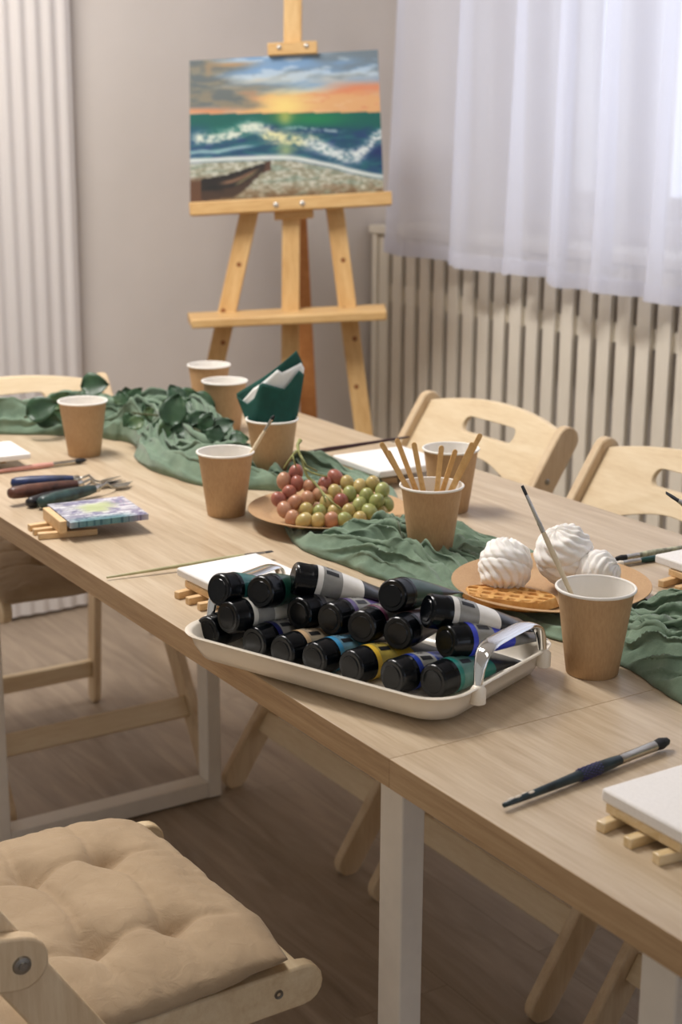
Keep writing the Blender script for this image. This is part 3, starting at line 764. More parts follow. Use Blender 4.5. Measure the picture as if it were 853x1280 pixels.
b.tube([gpp(345, 300), gpp(330, 250), gpp(290, 200), gpp(245, 160), gpp(225, 110, .01), gpp(215, 60, .015), gpp(195, 20, .02), gpp(190, -20, .02), gpp(205, -45, .02)], [.0016, .0018, .002, .0022, .0022, .0022, .0024, .0026, .0034], 8)
b.tube([gpp(225, 110, .01), gpp(262, 135, .008), gpp(310, 152, .004), gpp(355, 160, 0)], [.0018, .0016, .0015, .0014], 7)
b.tube([gpp(195, 10, .02), gpp(170, 30, .02), gpp(135, 75, .01), gpp(110, 115, .004)], [.002, .0016, .0014, .0012], 7)
b.tube([gpp(205, 40, .02), gpp(240, 100, .01), gpp(300, 130, 0)], [.0018, .0014, .0012], 7)
b.tube([gpp(160, 40, .02), gpp(175, 90, .01), gpp(180, 110, 0)], [.0014, .0013, .0012], 7)
b.tube([gpp(330, 250), gpp(370, 290), gpp(440, 350)], [.0016, .0014, .0012], 7)
b.build('stem', M['stem'], gb, smooth=180)

# marshmallow zephyrs and the waffle
def zephyr(label, c, axis, r, seed, split=True):
    t = thing('zephyr', label, 'marshmallow', c, 0, 'white zephyr marshmallows on the plate')
    for sgn in (1, -1):
        def f(u, v):
            ph = v*PI/2; th = u*2*PI
            tw = th + 1.5*(1-v)*sgn*.0 + 1.15*math.sin(ph)*sgn
            rid = abs(math.sin(tw*6.5+.25*math.sin(th*3+seed)))**.75
            pet = math.sin(tw*13)
            rr = r*(.89+.10*rid*math.sin(ph*1.0+.15)**.6+.012*pet)*(1+.05*fbm((math.cos(th)*1.5, math.sin(th)*1.5, v*2+seed), 2))
            rr *= 1-.045*(.5+.5*math.cos(v*PI*5.5))*(1 if v > .1 else 0)
            rad = rr*math.cos(ph)**.72 if v < 1 else 0; zz = rr*.98*math.sin(ph)**.9
            if v < .06: rad *= .95+.05*v/.06
            return Vector((rad*math.cos(th), rad*math.sin(th), sgn*(zz-.0012)))
        b = MB(); b.grid(f, 156, 30); bmesh.ops.remove_doubles(b.b, verts=b.b.verts[:], dist=1e-5)
        o = b.build('half', M['marsh'], t, smooth=180)
        z = Vector(axis).normalized(); x = z.orthogonal().normalized(); y = z.cross(x)
        o.matrix_local = Matrix(((x.x, y.x, z.x, 0), (x.y, y.y, z.y, 0), (x.z, y.z, z.z, 0), (0, 0, 0, 1)))
    return t
pz = TZ+.0145+.0015
def above(px, py, zc): return at(px, py, zc)
R1 = .0375
z1 = above(632, 707, pz+R1*.93); zephyr('white zephyr at the left of the plate above the waffle', z1, (-.35, .5, .95), R1, 1.0)
z2 = above(706, 693, pz+.047); zephyr('tall white zephyr at the back of the plate behind the brush', z2, (-.1, -.35, .95), .041, 2.3)
z3 = above(747, 716, pz+.031); zephyr('small white zephyr on the right behind the cup rim', z3, (.7, .6, .5), .031, 4.1)
wc = above(637, 748, pz+.006)
wt = thing('waffle', 'golden waffle lying at the front of the sweets plate', 'waffle', (wc.x, wc.y, pz+.0005), 0)
def waf(u, v):
    a, c = u*2-1, v*2-1
    # disc mapping of the square
    x = a*math.sqrt(1-c*c/2); y = c*math.sqrt(1-a*a/2); r = math.hypot(x, y)
    R_ = 1+.05*math.sin(math.atan2(y, x)*5)
    gx, gy = abs(((a*3.2+10) % 1)-.5), abs(((c*2.1+10) % 1)-.5)
    pit = sm(.33, .2, gx)*sm(.33, .2, gy)
    z = .0125-.0065*pit; z *= sm(1.0, .9, max(abs(a), abs(c)))*.9+.1
    return Vector((x*R_*.062, y*R_*.034, z))
b = MB(); b.grid(waf, 90, 60); b.grid(lambda u, v: Vector((waf(u, v).x, waf(u, v).y, 0)), 90, 60); bmesh.ops.remove_doubles(b.b, verts=b.b.verts[:], dist=1e-4)
o = b.build('cake', M['waffle'], wt, smooth=60); p1, p2 = at(577, 742, pz), at(694, 756, pz); o.rotation_euler = (0, 0, math.atan2(p2.y-p1.y, p2.x-p1.x))

# ------------------------------------------------------------------- tray
th_ = math.radians(21); TU = Vector((math.cos(th_), math.sin(th_), 0)); TV = Vector((-math.sin(th_), math.cos(th_), 0))
TC = Vector((-1.383, .918, TZ))
tr = thing('serving_tray', 'cream enamel tray with chrome handles full of paint tubes', 'tray', TC, th_)
TL, TW = .372, .243
def ring(w, h, r, z): return [(x_, y_, z) for x_, y_ in rrect(w, h, r, 8)]
b = MB(); rings = []
for (g, z) in ((-.034, .0), (-.026, .0006), (-.012, .006), (-.004, .02), (0, .033), (.004, .0348), (.0052, .036), (.004, .0372), (0, .0365), (-.003, .034), (-.007, .021), (-.016, .0075), (-.03, .003)):
    rings.append(ring(TL+g*2, TW+g*2, .042+g*.6, z))
b.loft(rings, True); b.build('basin', M['enamel'], tr, smooth=50)
for s in (-1, 1):
    pts = []; rad = []
    W2 = .070
    for k in range(33):
        q = -1+2*k/32; y = .011+W2*q
        zz = .033 + .041*(1-abs(q)**6)**.6 if abs(q) < 1 else .033
        pts.append((s*(TL/2+.001-.006*(1-abs(q)**3)), y*(1 if abs(q) < .96 else 1), zz)); c_ = 1-abs(q)**6
        rad.append((.0045+.0068*c_, .0042-.0014*c_))
    # strap cross-section: wide across the handle, thin radially
    b = MB(); P = [Vector(p) for p in pts]; rr = []
    for i, p in enumerate(P):
        t_ = (P[min(i+1, 32)]-P[max(i-1, 0)]).normalized(); sx = Vector((1, 0, 0)); sy = t_.cross(sx).normalized(); rx, ry = rad[i]
        rr.append([p+sx*rx*math.cos(2*PI*k/16)+sy*ry*math.sin(2*PI*k/16) for k in range(16)])
    b.loft(rr, True); b.build('handle', M['chrome'], tr, smooth=60)
    for q in (-1, 1):
        b = MB(); b.lathe([(.0065, -.014), (.0085, -.013), (.0085, .002), (.006, .006), (.0045, .007)], 20, (s*(TL/2+.002), .011+q*W2, .031), cap=True); b.build('handle_mount', M['enamel'], tr)

# ------------------------------------------------------------- paint tubes
tcol = {}
LABM = {'yellow': plain('label_yellow_grey', (178, 158, 76), .35, var=.1, scale=70), 'sky': plain('label_blue_grey', (98, 138, 160), .35, var=.1, scale=70), 'beige': plain('label_tan', (164, 146, 122), .35, var=.08, scale=70), 'teal': plain('label_teal_grey', (84, 122, 116), .35, var=.1, scale=70)}
def tube_col(n, c):
    if n not in tcol: tcol[n] = paint_mat(n, c)
    return tcol[n]
def make_tube(label, cap_px, cap_z, tail_px, tail_z, colname, col, tail='foil_dark', length=.135, roll=0, mark=True, rad=.0198, lab=True):
    c = at(cap_px[0], cap_px[1]+(4 if cap_z == BZ else 0), cap_z); e = at(tail_px[0], tail_px[1], tail_z); d = (e-c).normalized()
    t = thing('paint_tube', label, 'paint tube', c, 0, 'acrylic paint tubes in the tray')
    R_ = rot_to(d).to_4x4()
    cap_l = .0245
    RX = Matrix(((0, 0, 1), (0, 1, 0), (-1, 0, 0)))          # lathe z -> local x
    # ribbed cap
    b = MB(); n = 72; rings = []
    for r, z, k in ((.0005, -.001, 0), (rad*.62, -.001, 0), (rad*.66, 0, 0), (rad*.86, -.0005, 0), (rad*.95, .0012, .4), (rad*.985, .003, 1), (rad*.985, .017, 1), (rad*1.0, .0185, 0), (rad*1.012, .0195, 0), (rad*1.012, cap_l, 0), (rad*.9, cap_l+.0008, 0)):
        rings.append([RX @ Vector(((r-(.0006*k if i % 2 else 0))*math.cos(2*PI*i/n), (r-(.0006*k if i % 2 else 0))*math.sin(2*PI*i/n), z)) for i in range(n)])
    b.loft(rings, True); o = b.build('cap', M['cap'], t, smooth=40); o.matrix_local = R_
    def sect(x, grow=0):
        k = max(0, min(1, (x-cap_l)/(length-cap_l))); rz = rad*.985*(1-k**1.35)+.0011; ry = rad*.985+(.0285-rad)*k**1.2
        return ry+grow, rz+grow
    def ringx(x, grow=0, m=36):
        ry, rz = sect(x, grow); return [Vector((x, ry*math.cos(2*PI*i/m), rz*math.sin(2*PI*i/m))) for i in range(m)]
    b = MB(); xs = [cap_l, cap_l+.004, cap_l+.02, cap_l+.032, cap_l+.05, cap_l+.058, .09, .1, .11, .12, length-.009, length-.0085, length]
    b.loft([ringx(x) for x in xs], True)
    for f in b.b.faces:
        if f.calc_center_median().x > cap_l+.057: f.material_index = 1
    Rr = R_ @ Matrix.Rotation(roll, 4, 'X')
    o = b.build('body', [tube_col(colname, col), M[tail]], t, smooth=50); o.matrix_local = Rr
    if lab:
        b = MB(); b.loft([ringx(x, .0003) for x in (cap_l+.007, cap_l+.013, cap_l+.02, cap_l+.026, cap_l+.031)], False)
        lo = b.build('label', LABM.get(colname, M['label_grey']), t, smooth=60); lo.matrix_local = Rr
        if mark:
            def patch(x, a):
                ry, rz = sect(x, .0006); return Vector((x, ry*math.cos(a), rz*math.sin(a)))
            b = MB(); b.grid(lambda u, v: patch(cap_l+.010+u*.016, math.radians(112)+v*.30), 4, 4)
            for q in range(5):
                b.grid(lambda u, v: patch(cap_l+.012+u*.003+(q % 3)*.005, math.radians(78)+v*.09+.2*(q//3)), 1, 1)
            b.build('print', M['ink'], lo, recalc=False)
    return t
WHITE, DG = (222, 219, 212), (22, 62, 50)
BZ, MZ, UZ = TZ+.0247, TZ+.056, TZ+.086
rows = [
 # label, cap px, z, tail px, z, colour name, colour, tail
 ('black capped paint tube in the front row at the tray\'s left corner', (258, 787), BZ, (345, 765), BZ-.006, 'charcoal', (40, 42, 46), 'foil_dark'),
 ('paint tube with a navy band, front row, second from the left', (317, 800), BZ, (405, 778), BZ-.006, 'navy', (30, 34, 88), 'foil_grey'),
 ('paint tube with a beige label in the front row', (352, 811), BZ, (445, 789), BZ-.006, 'beige', (196, 166, 128), 'foil_grey'),
 ('paint tube with a light blue label in the front row', (392, 820), BZ, (485, 797), BZ-.006, 'sky', (62, 140, 186), 'foil_grey'),
 ('paint tube with a yellow label in the front row', (438, 830), BZ, (535, 807), BZ-.006, 'yellow', (222, 184, 62), 'foil_grey'),
 ('paint tube with a royal blue ring and grey label, front row', (490, 842), BZ, (588, 819), BZ-.006, 'royal', (34, 58, 148), 'foil_grey'),
 ('paint tube with a teal label at the front right of the tray', (541, 848), BZ, (655, 811), BZ-.006, 'teal', (28, 112, 104), 'foil_dark'),
 ('paint tube with a black label in the second layer, left', (373, 767), MZ, (465, 745), MZ-.012, 'slate', (70, 70, 74), 'foil_grey'),
 ('paint tube with a purple label in the second layer', (412, 774), MZ, (505, 752), MZ-.012, 'purple', (84, 66, 116), 'foil_grey'),
 ('paint tube with a plum and pink label in the second layer', (452, 784), MZ, (525, 752), MZ-.014, 'plum', (120, 66, 92), 'foil_dark'),
 ('black capped paint tube in the second layer below the end-on cap', (497, 792), MZ, (570, 760), MZ-.012, 'oxblood', (56, 30, 32), 'foil_dark'),
 ('paint tube with a bright blue label at the right of the second layer', (557, 802), MZ, (660, 792), MZ-.014, 'cobalt', (52, 66, 190), 'foil_grey'),
 ('paint tube with a white label lying low beside the left handle', (284, 772), MZ-.004, (372, 757), MZ-.014, 'ivory', (208, 206, 196), 'foil_grey'),
 ('paint tube with a blue-black cap and teal body on top, far left', (273, 737), UZ-.006, (355, 735), UZ-.03, 'deep_teal', (34, 100, 96), 'foil_dark'),
 ('paint tube with a dark green shine on top, second from left', (325, 740), UZ-.006, (398, 730), UZ-.03, 'bottle_green', (20, 66, 52), 'foil_dark'),
 ('large white labelled paint tube lying on top of the pile, left', (367, 722), UZ+.004, (470, 742), UZ-.022, 'white', WHITE, 'foil_dark'),
 ('dark green paint tube with its cap facing forward on top', (490, 745), UZ+.004, (560, 735), UZ-.024, 'forest', DG, 'foil_dark'),
 ('white labelled paint tube lying on top of the pile, right', (534, 763), UZ-.002, (650, 780), UZ-.03, 'white', WHITE, 'foil_dark'),
]
for i, r in enumerate(rows):
    make_tube(r[0], r[1], r[2], r[3], r[4], r[5], r[6], r[7], roll=0, mark=r[5] not in ('charcoal', 'oxblood'), lab=r[5] not in ('charcoal', 'oxblood', 'deep_teal', 'bottle_green', 'forest'), length=.128)

# ----------------------------------------------------------------- brushes
def brush(label, tail, head, handle_mat, bristle='bristle_dark', r=.0035, fer=.035, br=.018, flat=False, bare_len=0, group='paint brushes'):
    """tail = end of the handle, head = tip of the bristles"""
    d = head-tail; L = d.length; t = thing('paint_brush', label, 'brush', tail, 0, group)
    hl = L-fer-br; R_ = rot_to(d).to_4x4()
    b = MB(); prof = [(.0006, 0), (r*.45, .0012), (r*.62, hl*.2), (r*.85, hl*.55), (r*1.12, hl*.82), (r*1.0, hl*.93), (r*.82, hl+.001)]
    RX = Matrix(((0, 0, 1), (0, 1, 0), (-1, 0, 0)))
    b.lathe([(q, z) for q, z in prof], 16, rot=RX, cap=True); o = b.build('handle', handle_mat, t, smooth=60); o.matrix_local = R_
    b = MB(); n = 18
    fl = (lambda k: (r*.85*(1+.5*k), r*.85*(1-.55*k))) if flat else (lambda k: (r*.85*(1+.12*k), r*.85*(1+.12*k)))
    def rg(x, ry, rz): return [Vector((x, ry*math.cos(2*PI*i/n), rz*math.sin(2*PI*i/n))) for i in range(n)]
    b.loft([rg(hl-.002, *fl(0)), rg(hl+.004, *[q*1.1 for q in fl(0)]), rg(hl+.006, *fl(0)), rg(hl+.009, *[q*1.1 for q in fl(0)]), rg(hl+.011, *fl(.1)), rg(hl+fer, *fl(1))], True)
    o = b.build('ferrule', M['ferrule'], t, smooth=60); o.matrix_local = R_
    ry, rz = fl(1); b = MB()
    if flat: b.loft([rg(hl+fer-.001, ry*.95, rz*.9), rg(hl+fer+br*.5, ry*1.08, rz*.8), rg(L, ry*1.0, rz*.35)], True)
    else: b.loft([rg(hl+fer-.001, ry*.95, rz*.95), rg(hl+fer+br*.4, ry*1.15, rz*1.15), rg(hl+fer+br*.8, ry*.75, rz*.75), rg(L, .0003, .0003)], True)
    o = b.build('bristles', M[bristle], t, smooth=60); o.matrix_local = R_
    return t
tb = lambda x_, y_, h=.004: at(x_, y_, TZ+h)
bt_ = brush('thick dark brush with a patterned grip lying alone at front right', tb(629, 1007, .006), tb(838, 925, .0085), M['h_ebony'], r=.0056, fer=.05, br=.024)
# cross-hatched grip and paint splashes of that brush
d = tb(838, 925, .0085)-tb(629, 1007, .006); L = d.length
b = MB(); RX = Matrix(((0, 0, 1), (0, 1, 0), (-1, 0, 0)))
for k in range(9):
    for i in range(12):
        a = 2*PI*(i+.5*(k % 2))/12; x_ = L*.44+k*.0032; q = .0059
        b.ell((x_, q*math.cos(a), q*math.sin(a)), (.0013, .0009, .0009), None, 6, 4)
o = b.build('grip_dots', plain('grip_indigo', (58, 56, 112), .5), bt_); o.matrix_local = rot_to(d).to_4x4()
b = MB()
for x_, a in ((.012, .9), (.02, 1.4), (.03, .7), (.036, 1.9)): b.ell((x_, .0026*math.cos(a), .0028*math.sin(a)), (.0045, .0018, .0014), None, 10, 6)
o = b.build('paint_splash', M['bristle_white'], bt_); o.matrix_local = rot_to(d).to_4x4()
brush('thin olive handled brush lying behind the tray, tail towards the table edge', tb(133, 722), tb(341, 689, .012), M['h_olive'], r=.0032, fer=.03, br=.012, flat=True)
brush('pink handled brush lying at far left with dark bristles', tb(-40, 594), tb(109, 575, .006), M['h_pink'], r=.0046, fer=.04, br=.024)
brush('thin pale brush standing in the cup left of the grapes', Vector((-2.078, 1.096, TZ+.012)), at_depth(343, 519, (Vector((-2.04, 1.14, .87))-CAM).dot(FW)), M['h_bare'], 'bristle_dark', r=.0028, fer=.02, br=.008)
brush('dark maroon brush lying behind the grapes by the white canvas', at(512, 546, TZ+.022), at(358, 570, TZ+.008), M['h_maroon'], 'bristle_white', r=.0042, fer=.03, br=.02)
fc = cups['front'].location
brush('flat brush with black bristles standing in the front cup', Vector((fc.x+.012, fc.y+.006, TZ+.012)), at_depth(653, 607, (Vector((fc.x-.05, fc.y-.02, .9))-CAM).dot(FW)), M['h_bare'], r=.0030, fer=.045, br=.012, flat=True)
ec = cups['edge'].location
brush('dark brush leaning in from the right edge of the picture', Vector((ec.x+.012, ec.y+.01, TZ+.012)), at_depth(833, 616, (Vector((ec.x-.05, ec.y-.02, .88))-CAM).dot(FW)), M['h_mottled'], r=.006, fer=.03, br=.018, flat=True)
brush('mottled brush lying right of the marshmallow, farther of the pair', tb(905, 676), tb(768, 699, .006), M['h_mottled'], r=.0042, fer=.022, br=.022)
brush('emerald brush with a silver ferrule lying right of the marshmallow', tb(905, 684), tb(770, 705.5, .005), M['h_emerald'], 'bristle_white', r=.0042, fer=.03, br=.012)

# ------------------------------------------------------------ palette knives
def knife(label, p, q, r, mat, blade_dir, blade_len, bw):
    r *= 1.28; d = q-p; t = thing('palette_knife', label, 'palette knife', p, 0, 'palette knives at the far left'); L = d.length; R_ = rot_to(d).to_4x4()
    RX = Matrix(((0, 0, 1), (0, 1, 0), (-1, 0, 0)))
    b = MB(); b.lathe([(.001, 0), (r*.7, .002), (r*.95, .009), (r*1.05, L*.3), (r*.95, L*.62), (r*.8, L*.88), (r*.62, L)], 20, rot=RX, cap=True)
    o = b.build('handle', mat, t, smooth=60); o.matrix_local = R_
    b = MB(); b.lathe([(r*.62, L-.002), (r*.66, L+.008), (r*.4, L+.012)], 16, rot=RX, cap=True); o = b.build('collar', M['ferrule'], t); o.matrix_local = R_
    e = q-p+d.normalized()*.01; bd = blade_dir.normalized(); low = TZ+.004-p.z
    k1 = e+d.normalized()*.016+Vector((0, 0, .005)); k2 = k1+bd*.014; k2.z = max(low+.006, k2.z-.012); k3 = k2+bd*.012; k3.z = low+.003
    b = MB(); b.tube([e, k1, k2, k3], [.0024, .0022, .002, (.0034, .0014)], 10); b.build('neck', M['blade'], t, smooth=60)
    b = MB(); side = Vector((-bd.y, bd.x, 0)); out = []
    for k in range(13):
        s_ = k/12; w = bw*(.35+.65*sm(0, .28, s_))*(1-sm(.35, 1, s_)*.93); out.append((s_, w))
    rr = [[k3+bd*blade_len*s_+side*w*sg+Vector((0, 0, zz)) for sg, zz in ((1, -.0003), (-1, -.0003), (-1, .0005), (1, .0005))] for s_, w in out]
    b.loft(rr, True); b.build('blade', M['blade'], t, smooth=30)
kd = (at(165, 592, .756)-at(115, 606, .756)); 
knife('palette knife with a navy handle, farthest of the pile', at(13, 604, .768), at(92, 599, .768), .0078, M['h_blue'], at(150, 581, .756)-at(115, 590, .756), .05, .006)
knife('palette knife with a brown wooden handle across the pile', at(10, 617, .772), at(96, 605, .768), .0082, M['h_brown'], kd, .052, .012)
knife('palette knife with a black handle lowest in the pile', at(34, 629, .7595), at(100, 611, .7595), .0072, M['h_black'], at(160, 598, .756)-at(118, 606, .756), .045, .009)
knife('palette knife with a dark green handle nearest the viewer', at(48, 629, .762), at(118, 611, .764), .0085, M['h_green'], at(165, 590, .756)-at(128, 602, .756), .045, .012)

# ------------------------------------------------- mini easels and canvases
def mini_easel(label, c, ang, w, dpt, wood_m, prong=.028, lip=False):
    """flat folded mini easel: cross bar along x, three prongs towards -y"""
    t = thing('mini_easel', label, 'mini easel', (c.x, c.y, TZ), ang, 'mini easels under the small canvases')
    for k in (-1, 0, 1):
        b = MB(); b.box((k*w*.27, -.006-prong/2+dpt*.22, .005), (.0105, prong+dpt*.45, .010), Matrix.Rotation(-k*.12, 3, 'Z')); b.build('leg', wood_m, t, bevel=.0012)
    b = MB(); b.box((0, -.0065, .0195) if lip else (0, .006, .0150), (w*.8, .011, .019) if lip else (w*.66, .011, .0095)); b.build('ledge', wood_m, t, bevel=.0012)
    b = MB(); b.box((0, dpt*.62, .0150), (w*.5, .010, .0095)); b.build('cross_bar', wood_m, t, bevel=.0012)
    return t
def canvas_block(label, c, ang, w, dpt, z, tilt=0, th=.014, fn=None, name='mini_canvas'):
    """c = middle of the edge next to the ledge"""
    R_ = Matrix.Rotation(ang, 3, 'Z') @ Matrix.Rotation(tilt, 3, 'X')
    if fn:
        cs_ = [Vector((c.x, c.y, z)) + R_ @ Vector(q) for q in ((-w/2, 0, th), (-w/2, dpt, th), (w/2, dpt, th), (w/2, 0, th))]
        o = painted_slab(name, cs_, R_ @ Vector((0, 0, 1)), th, fn, M['impasto'], None, 90, 90)
        return tag(o, label, 'canvas', 'small canvases on the table')
    t = thing(name, label, 'canvas', (c.x, c.y, z), ang, 'small canvases on the table')
    b = MB(); b.box((0, dpt/2, th/2), (w, dpt, th)); o = b.build('block', M['canvas'], t, bevel=.0025); o.rotation_euler = (tilt, 0, 0)
    return t
# front right, still in its film
c0 = at(755, 985, .782); ang = 0.03
c1 = Vector((-.860, .877, 0)); ang = 0
mini_easel('film wrapped mini easel at front right under the blank canvas', Vector((-.884, .879, 0)), ang, .144, .12, M['wrapped_wood'], .010)
canvas_block('blank white mini canvas at front right beside the thick brush', c1, ang, .15, .15, TZ+.0205, 0, .013)
# painted one at the far left
q0, q1, q2 = at(66, 631, .77), at(89, 657, .77), at(180, 637, .775)
ang = math.radians(-6); w_, dp_ = .122, .122; mc = Vector((-2.108, .838, 0))
def abstract(u, v):
    n1 = fbm((u*5, v*5, 2), 4); n2 = fbm((u*3+5, v*26, 7), 3); n3 = fbm((u*22, v*22, 3), 2)
    c = mix((138, 136, 156), (216, 216, 218), sm(-.3, .25, n2))
    c = mix(c, (92, 88, 128), sm(.15, .45, n1+.3*n3)*.6)
    c = mix(c, (176, 188, 128), sm(.34, .08, math.hypot(u-.52, v-.42)+.12*n1)*.85)
    c = mix(c, (206, 176, 188), sm(.1, .35, n3+.2*n1)*.5*sm(.4, .9, u))
    c = mix(c, (46, 54, 92), sm(.1, .3, n3-.1)*sm(.6, 1, v)*.9)
    c = mix(c, (40, 104, 110), sm(.75, .98, v)*sm(.5, .2, abs(u-.4))*.7)
    c = mix(c, (50, 48, 66), sm(.25, .45, n2+.2*n3)*sm(.45, .1, u)*.7)
    return c
mini_easel('small wooden mini easel at far left under the painted canvas', mc, ang, w_*.95, dp_, M['mini_wood'], .034, True)
canvas_block('mini canvas painted in violet, white and lime beside the palette knives', mc, ang, w_, dp_, TZ+.0205, 0, .009, lambda u, v: abstract(u, v), 'mini_painting')
# at the left picture edge
q1, q2 = at(38, 571, .77), at(39, 549, .77)
canvas_block('blank white canvas at the left edge behind the pink brush', Vector((-2.585, .848, 0)), -.06, .12, .11, TZ+.0205, 0, .011)
mini_easel('mini easel under the blank canvas at the left edge', Vector((-2.585, .848, 0)), -.06, .12, .11, M['mini_wood'])
# behind the tray
q0, q1 = at(232, 705, .78), at(300, 693, .78); bdir = (q1-q0); ang = math.atan2(bdir.y, bdir.x)-PI/2; 
ang = .05
c1 = Vector((-1.692, .862, 0))
mini_easel('mini easel behind the left tray handle', c1, ang, .12, .11, M['mini_wood'], .012)
canvas_block('blank white canvas behind the left end of the tray', c1, ang, .12, .125, TZ+.0205, 0, .012)
# right edge
c1 = Vector((-1.392, 1.447, 0))
mini_easel('mini easel under the canvas at the right edge, behind the sweets', c1, .0, .13, .12, M['mini_wood'], .018)
canvas_block('blank white canvas at the right edge beyond the sweets plate', c1, .0, .14, .15, TZ+.0205, 0, .013)
# middle
c1 = Vector((-2.15, 1.402, 0))
mini_easel('mini easel behind the grapes in the middle of the table', c1, .0, .14, .14, M['mini_wood'], .02)
canvas_block('blank white canvas behind the grapes and the cup of stirrers', c1, .0, .15, .15, TZ+.0205, 0, .012)

# ------------------------------------------------------------------ napkin
nc = cups['napkin'].location; nd = Vector((nc.x, nc.y, 0)).normalized()
nap = thing('paper_napkin', 'folded dark green paper napkin with white layers standing in a cup', 'napkin', (nc.x, nc.y, nc.z))
def sheet(name, poly, off, mat, bow=.012):
    """poly in photo pixels, sheet stands in the cup, bowed around it"""
    p0 = Vector((nc.x, nc.y, .85)) + nd*off; pts = [on_plane(x_, y_, p0, nd) for x_, y_ in poly]
    # fan grid: split into rows between two long chains
    h = len(pts)//2; A_, B_ = pts[:h], list(reversed(pts[h:]))
    def samp(ch, s_):
        f_ = s_*(len(ch)-1); i = min(int(f_), len(ch)-2); return ch[i].lerp(ch[i+1], f_-i)
    side = Vector((-nd.y, nd.x, 0))
    def fn(u, v):
        p = samp(A_, u).lerp(samp(B_, u), v); x_ = (p-p0).dot(side)
        return p + nd*(bow*(x_/.035)**2 + .002*math.sin(u*9+v*5)) - Vector(nap.location)
    b = MB(); b.grid(fn, 28, 14); return b.build(name, mat, nap, smooth=180, solid=.0007, recalc=False)
# chains: left-to-right upper chain then right-to-left lower chain
LOW = [(371, 531), (367, 541), (359, 549), (349, 553), (335, 553), (323, 550), (316, 545), (310, 534)]
sheet('back_fold', [(295, 497), (305, 489), (318, 479.5), (331, 470), (344, 460.5), (357, 451), (371, 440.5), (379, 457)] + LOW, .006, M['napkin'])
sheet('white_layer', [(301, 507), (317, 487), (324, 481.5), (326, 480), (347, 462), (353, 466), (377, 456.5), (381, 464)] + LOW, .001, M['white_nap'])
sheet('front_fold', [(295, 500), (309, 507.5), (318, 499), (324.5, 481), (328.7, 478.5), (356, 487), (374.4, 466), (381, 472)] + LOW, -.005, M['napkin'])

# ------------------------------------------------------------- leafy sprigs
def leaf_mesh(b, p, d, nrm, L, W):
    x = d.normalized(); y = nrm.cross(x).normalized(); z = x.cross(y)
    def fn(u, v):
        s_ = u; t_ = v*2-1; w = W*(math.sin(PI*min(1, s_**.72))**.8)*(1 if s_ < 1 else 0)
        return p + x*L*s_ + y*w*t_ + z*(.22*W*abs(t_)**1.5 - .25*L*(s_-.4)**2 + .0008*math.sin(s_*22)*abs(t_))
    b.grid(fn, 10, 6)
def sprig(label, path, leaves):
    base = Vector(path[0]); t = thing('leafy_sprig', label, 'branch', base, 0, 'green sprigs laid on the runner')
    b = MB(); b.tube([Vector(p)-base for p in path], [.0022]*(len(path)-1)+[.001], 7); b.build('stem', M['bark'], t, smooth=180)
    b = MB()
    for (p, d, n_, L, W) in leaves: leaf_mesh(b, Vector(p)-base, Vector(d), Vector(n_).normalized(), L, W)
    b.build('foliage', M['leaf'], t, smooth=180, solid=.0006, recalc=False)
    return t
def lf(x_, y_, z, ang, L=.05, W=.02, up_=.4):
    p = at(x_, y_, z); d = RT*math.cos(math.radians(ang)) - DN*math.sin(math.radians(ang))*1.0
    d = d + FW*random.uniform(-.3, .3); n_ = -FW + Vector((0, 0, up_)) + Vector((random.uniform(-.4, .4), random.uniform(-.4, .4), 0))
    n_ = n_ - d*(n_.dot(d)/d.length_squared); return (p, d, n_, L, W)
P_l = [tuple(at(x_, y_, z)) for x_, y_, z in ((30, 522, .79), (60, 514, .80), (85, 505, .815), (104, 486, .843))]
def lfd(x_, y_, z, ang, L, W, tw=0):
    p = at(x_, y_, z); d = RT*math.cos(math.radians(ang)) - DN*math.sin(math.radians(ang)); n_ = -FW + Vector((0, 0, .25)) + RT*tw
    return (p, d, n_ - d*(n_.dot(d)), L, W)
L_l = [lfd(33, 519, .80, 22, .066, .026), lfd(64, 509, .81, 38, .046, .018, .3), lfd(101, 484, .84, 6, .056, .027, .1), lfd(45, 521, .795, -12, .05, .02, -.3), lfd(60, 516, .80, -25, .045, .016, .3)]
sprig('leafy sprig at far left whose round leaf stands above the lone cup', P_l, L_l)
P_r = [tuple(at(x_, y_, z)) for x_, y_, z in ((150, 512, .80), (172, 517, .805), (205, 520, .81), (240, 535, .805), (270, 548, .80), (292, 553, .795))]
L_r = []
random.seed(11)
for k in range(30):
    s_ = random.random(); x_ = 152+138*s_; y_ = 509+42*s_ + random.uniform(-12, 10)
    L_r.append(lf(x_, y_, .81-.01*s_+random.uniform(-.004, .01), random.choice((20, 60, 120, 170, -20, -60, 200, 240))+random.uniform(-25, 25), random.uniform(.030, .044), random.uniform(.015, .020)))
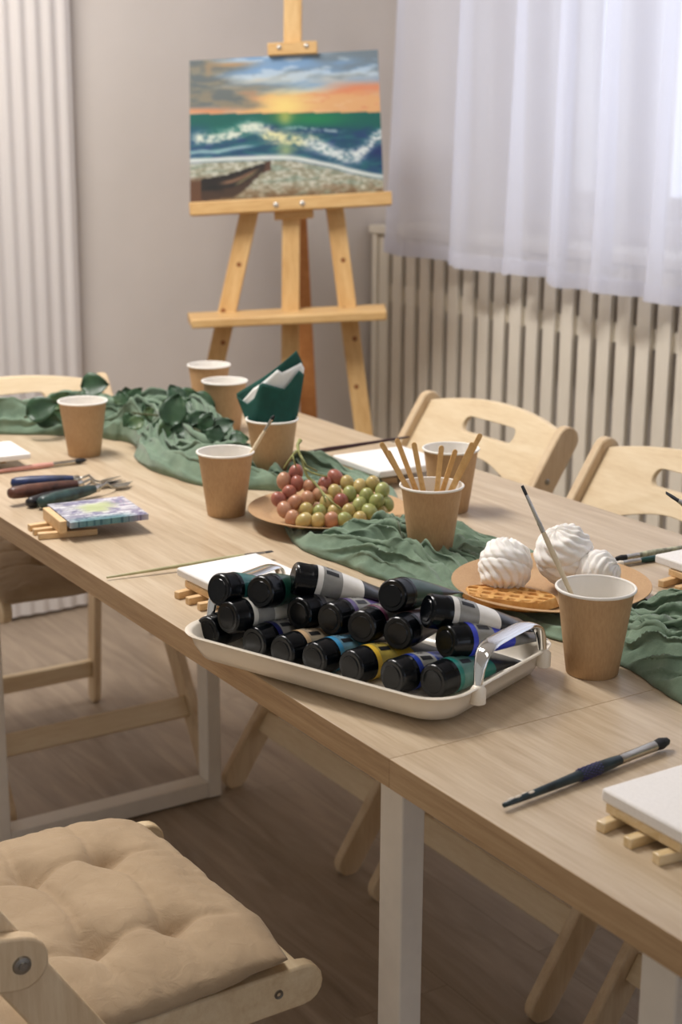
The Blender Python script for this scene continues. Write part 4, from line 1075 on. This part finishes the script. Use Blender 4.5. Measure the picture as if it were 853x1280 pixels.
L_r += [lf(212, 532, .815, 75, .062, .026), lf(222, 500, .82, 10, .05, .022), lf(226, 505, .82, 120, .045, .02), lf(262, 540, .805, 25, .05, .02), lf(240, 497, .825, -20, .05, .021)]
sprig('dense dark leafy sprig lying on the runner before the two far cups', P_r, L_r)

# ------------------------------------------------------------------- light
w = bpy.data.worlds.new('daylight'); SC.world = w; w.use_nodes = True
nt = w.node_tree; bg = nt.nodes['Background']
tc = nt.nodes.new('ShaderNodeTexCoord'); sp = nt.nodes.new('ShaderNodeSeparateXYZ'); nt.links.new(tc.outputs['Generated'], sp.inputs[0])
rp_ = nt.nodes.new('ShaderNodeValToRGB'); mr = nt.nodes.new('ShaderNodeMapRange'); mr.inputs[1].default_value = -1; mr.inputs[2].default_value = 1
nt.links.new(sp.outputs['Y'], mr.inputs[0]); nt.links.new(mr.outputs[0], rp_.inputs[0])
e = rp_.color_ramp.elements; e[0].position = .0; e[0].color = (.40, .382, .36, 1); e[1].position = 1.0; e[1].color = (1.75, 1.9, 2.25, 1)
x_ = e.new(.5); x_.color = (.27, .257, .24, 1); x_ = e.new(.62); x_.color = (1.55, 1.7, 2.02, 1)
nt.links.new(rp_.outputs[0], bg.inputs['Color']); bg.inputs['Strength'].default_value = 1.0

def lamp_panel(name, label, loc, size, power, col):
    t = thing(name, label, 'ceiling lamp', loc)
    b = MB(); b.box((0, 0, .012), (size[0]+.04, size[1]+.04, .024)); b.build('housing', M['white_paint'], t, bevel=.003)
    ld = bpy.data.lights.new(name, 'AREA'); ld.shape = 'RECTANGLE'; ld.size, ld.size_y = size; ld.energy = power; ld.color = col
    lo = bpy.data.objects.new('lamp_light', ld); COL.objects.link(lo); lo.location = (0, 0, -.004); lo.parent = t
lamp_panel('ceiling_lamp', 'flat ceiling lamp above the far end of the table', (-2.75, .75, ZC-.03), (1.2, .3), 60, (1, .96, .92))
lamp_panel('ceiling_lamp', 'flat ceiling lamp above the near half of the table', (-.9, .6, ZC-.03), (1.2, .3), 4, (1, .95, .90))

vs = SC.view_settings; vs.view_transform = 'Standard'; vs.look = 'None'; vs.exposure = -0.02; vs.gamma = 1.0; vs.use_curve_mapping = False
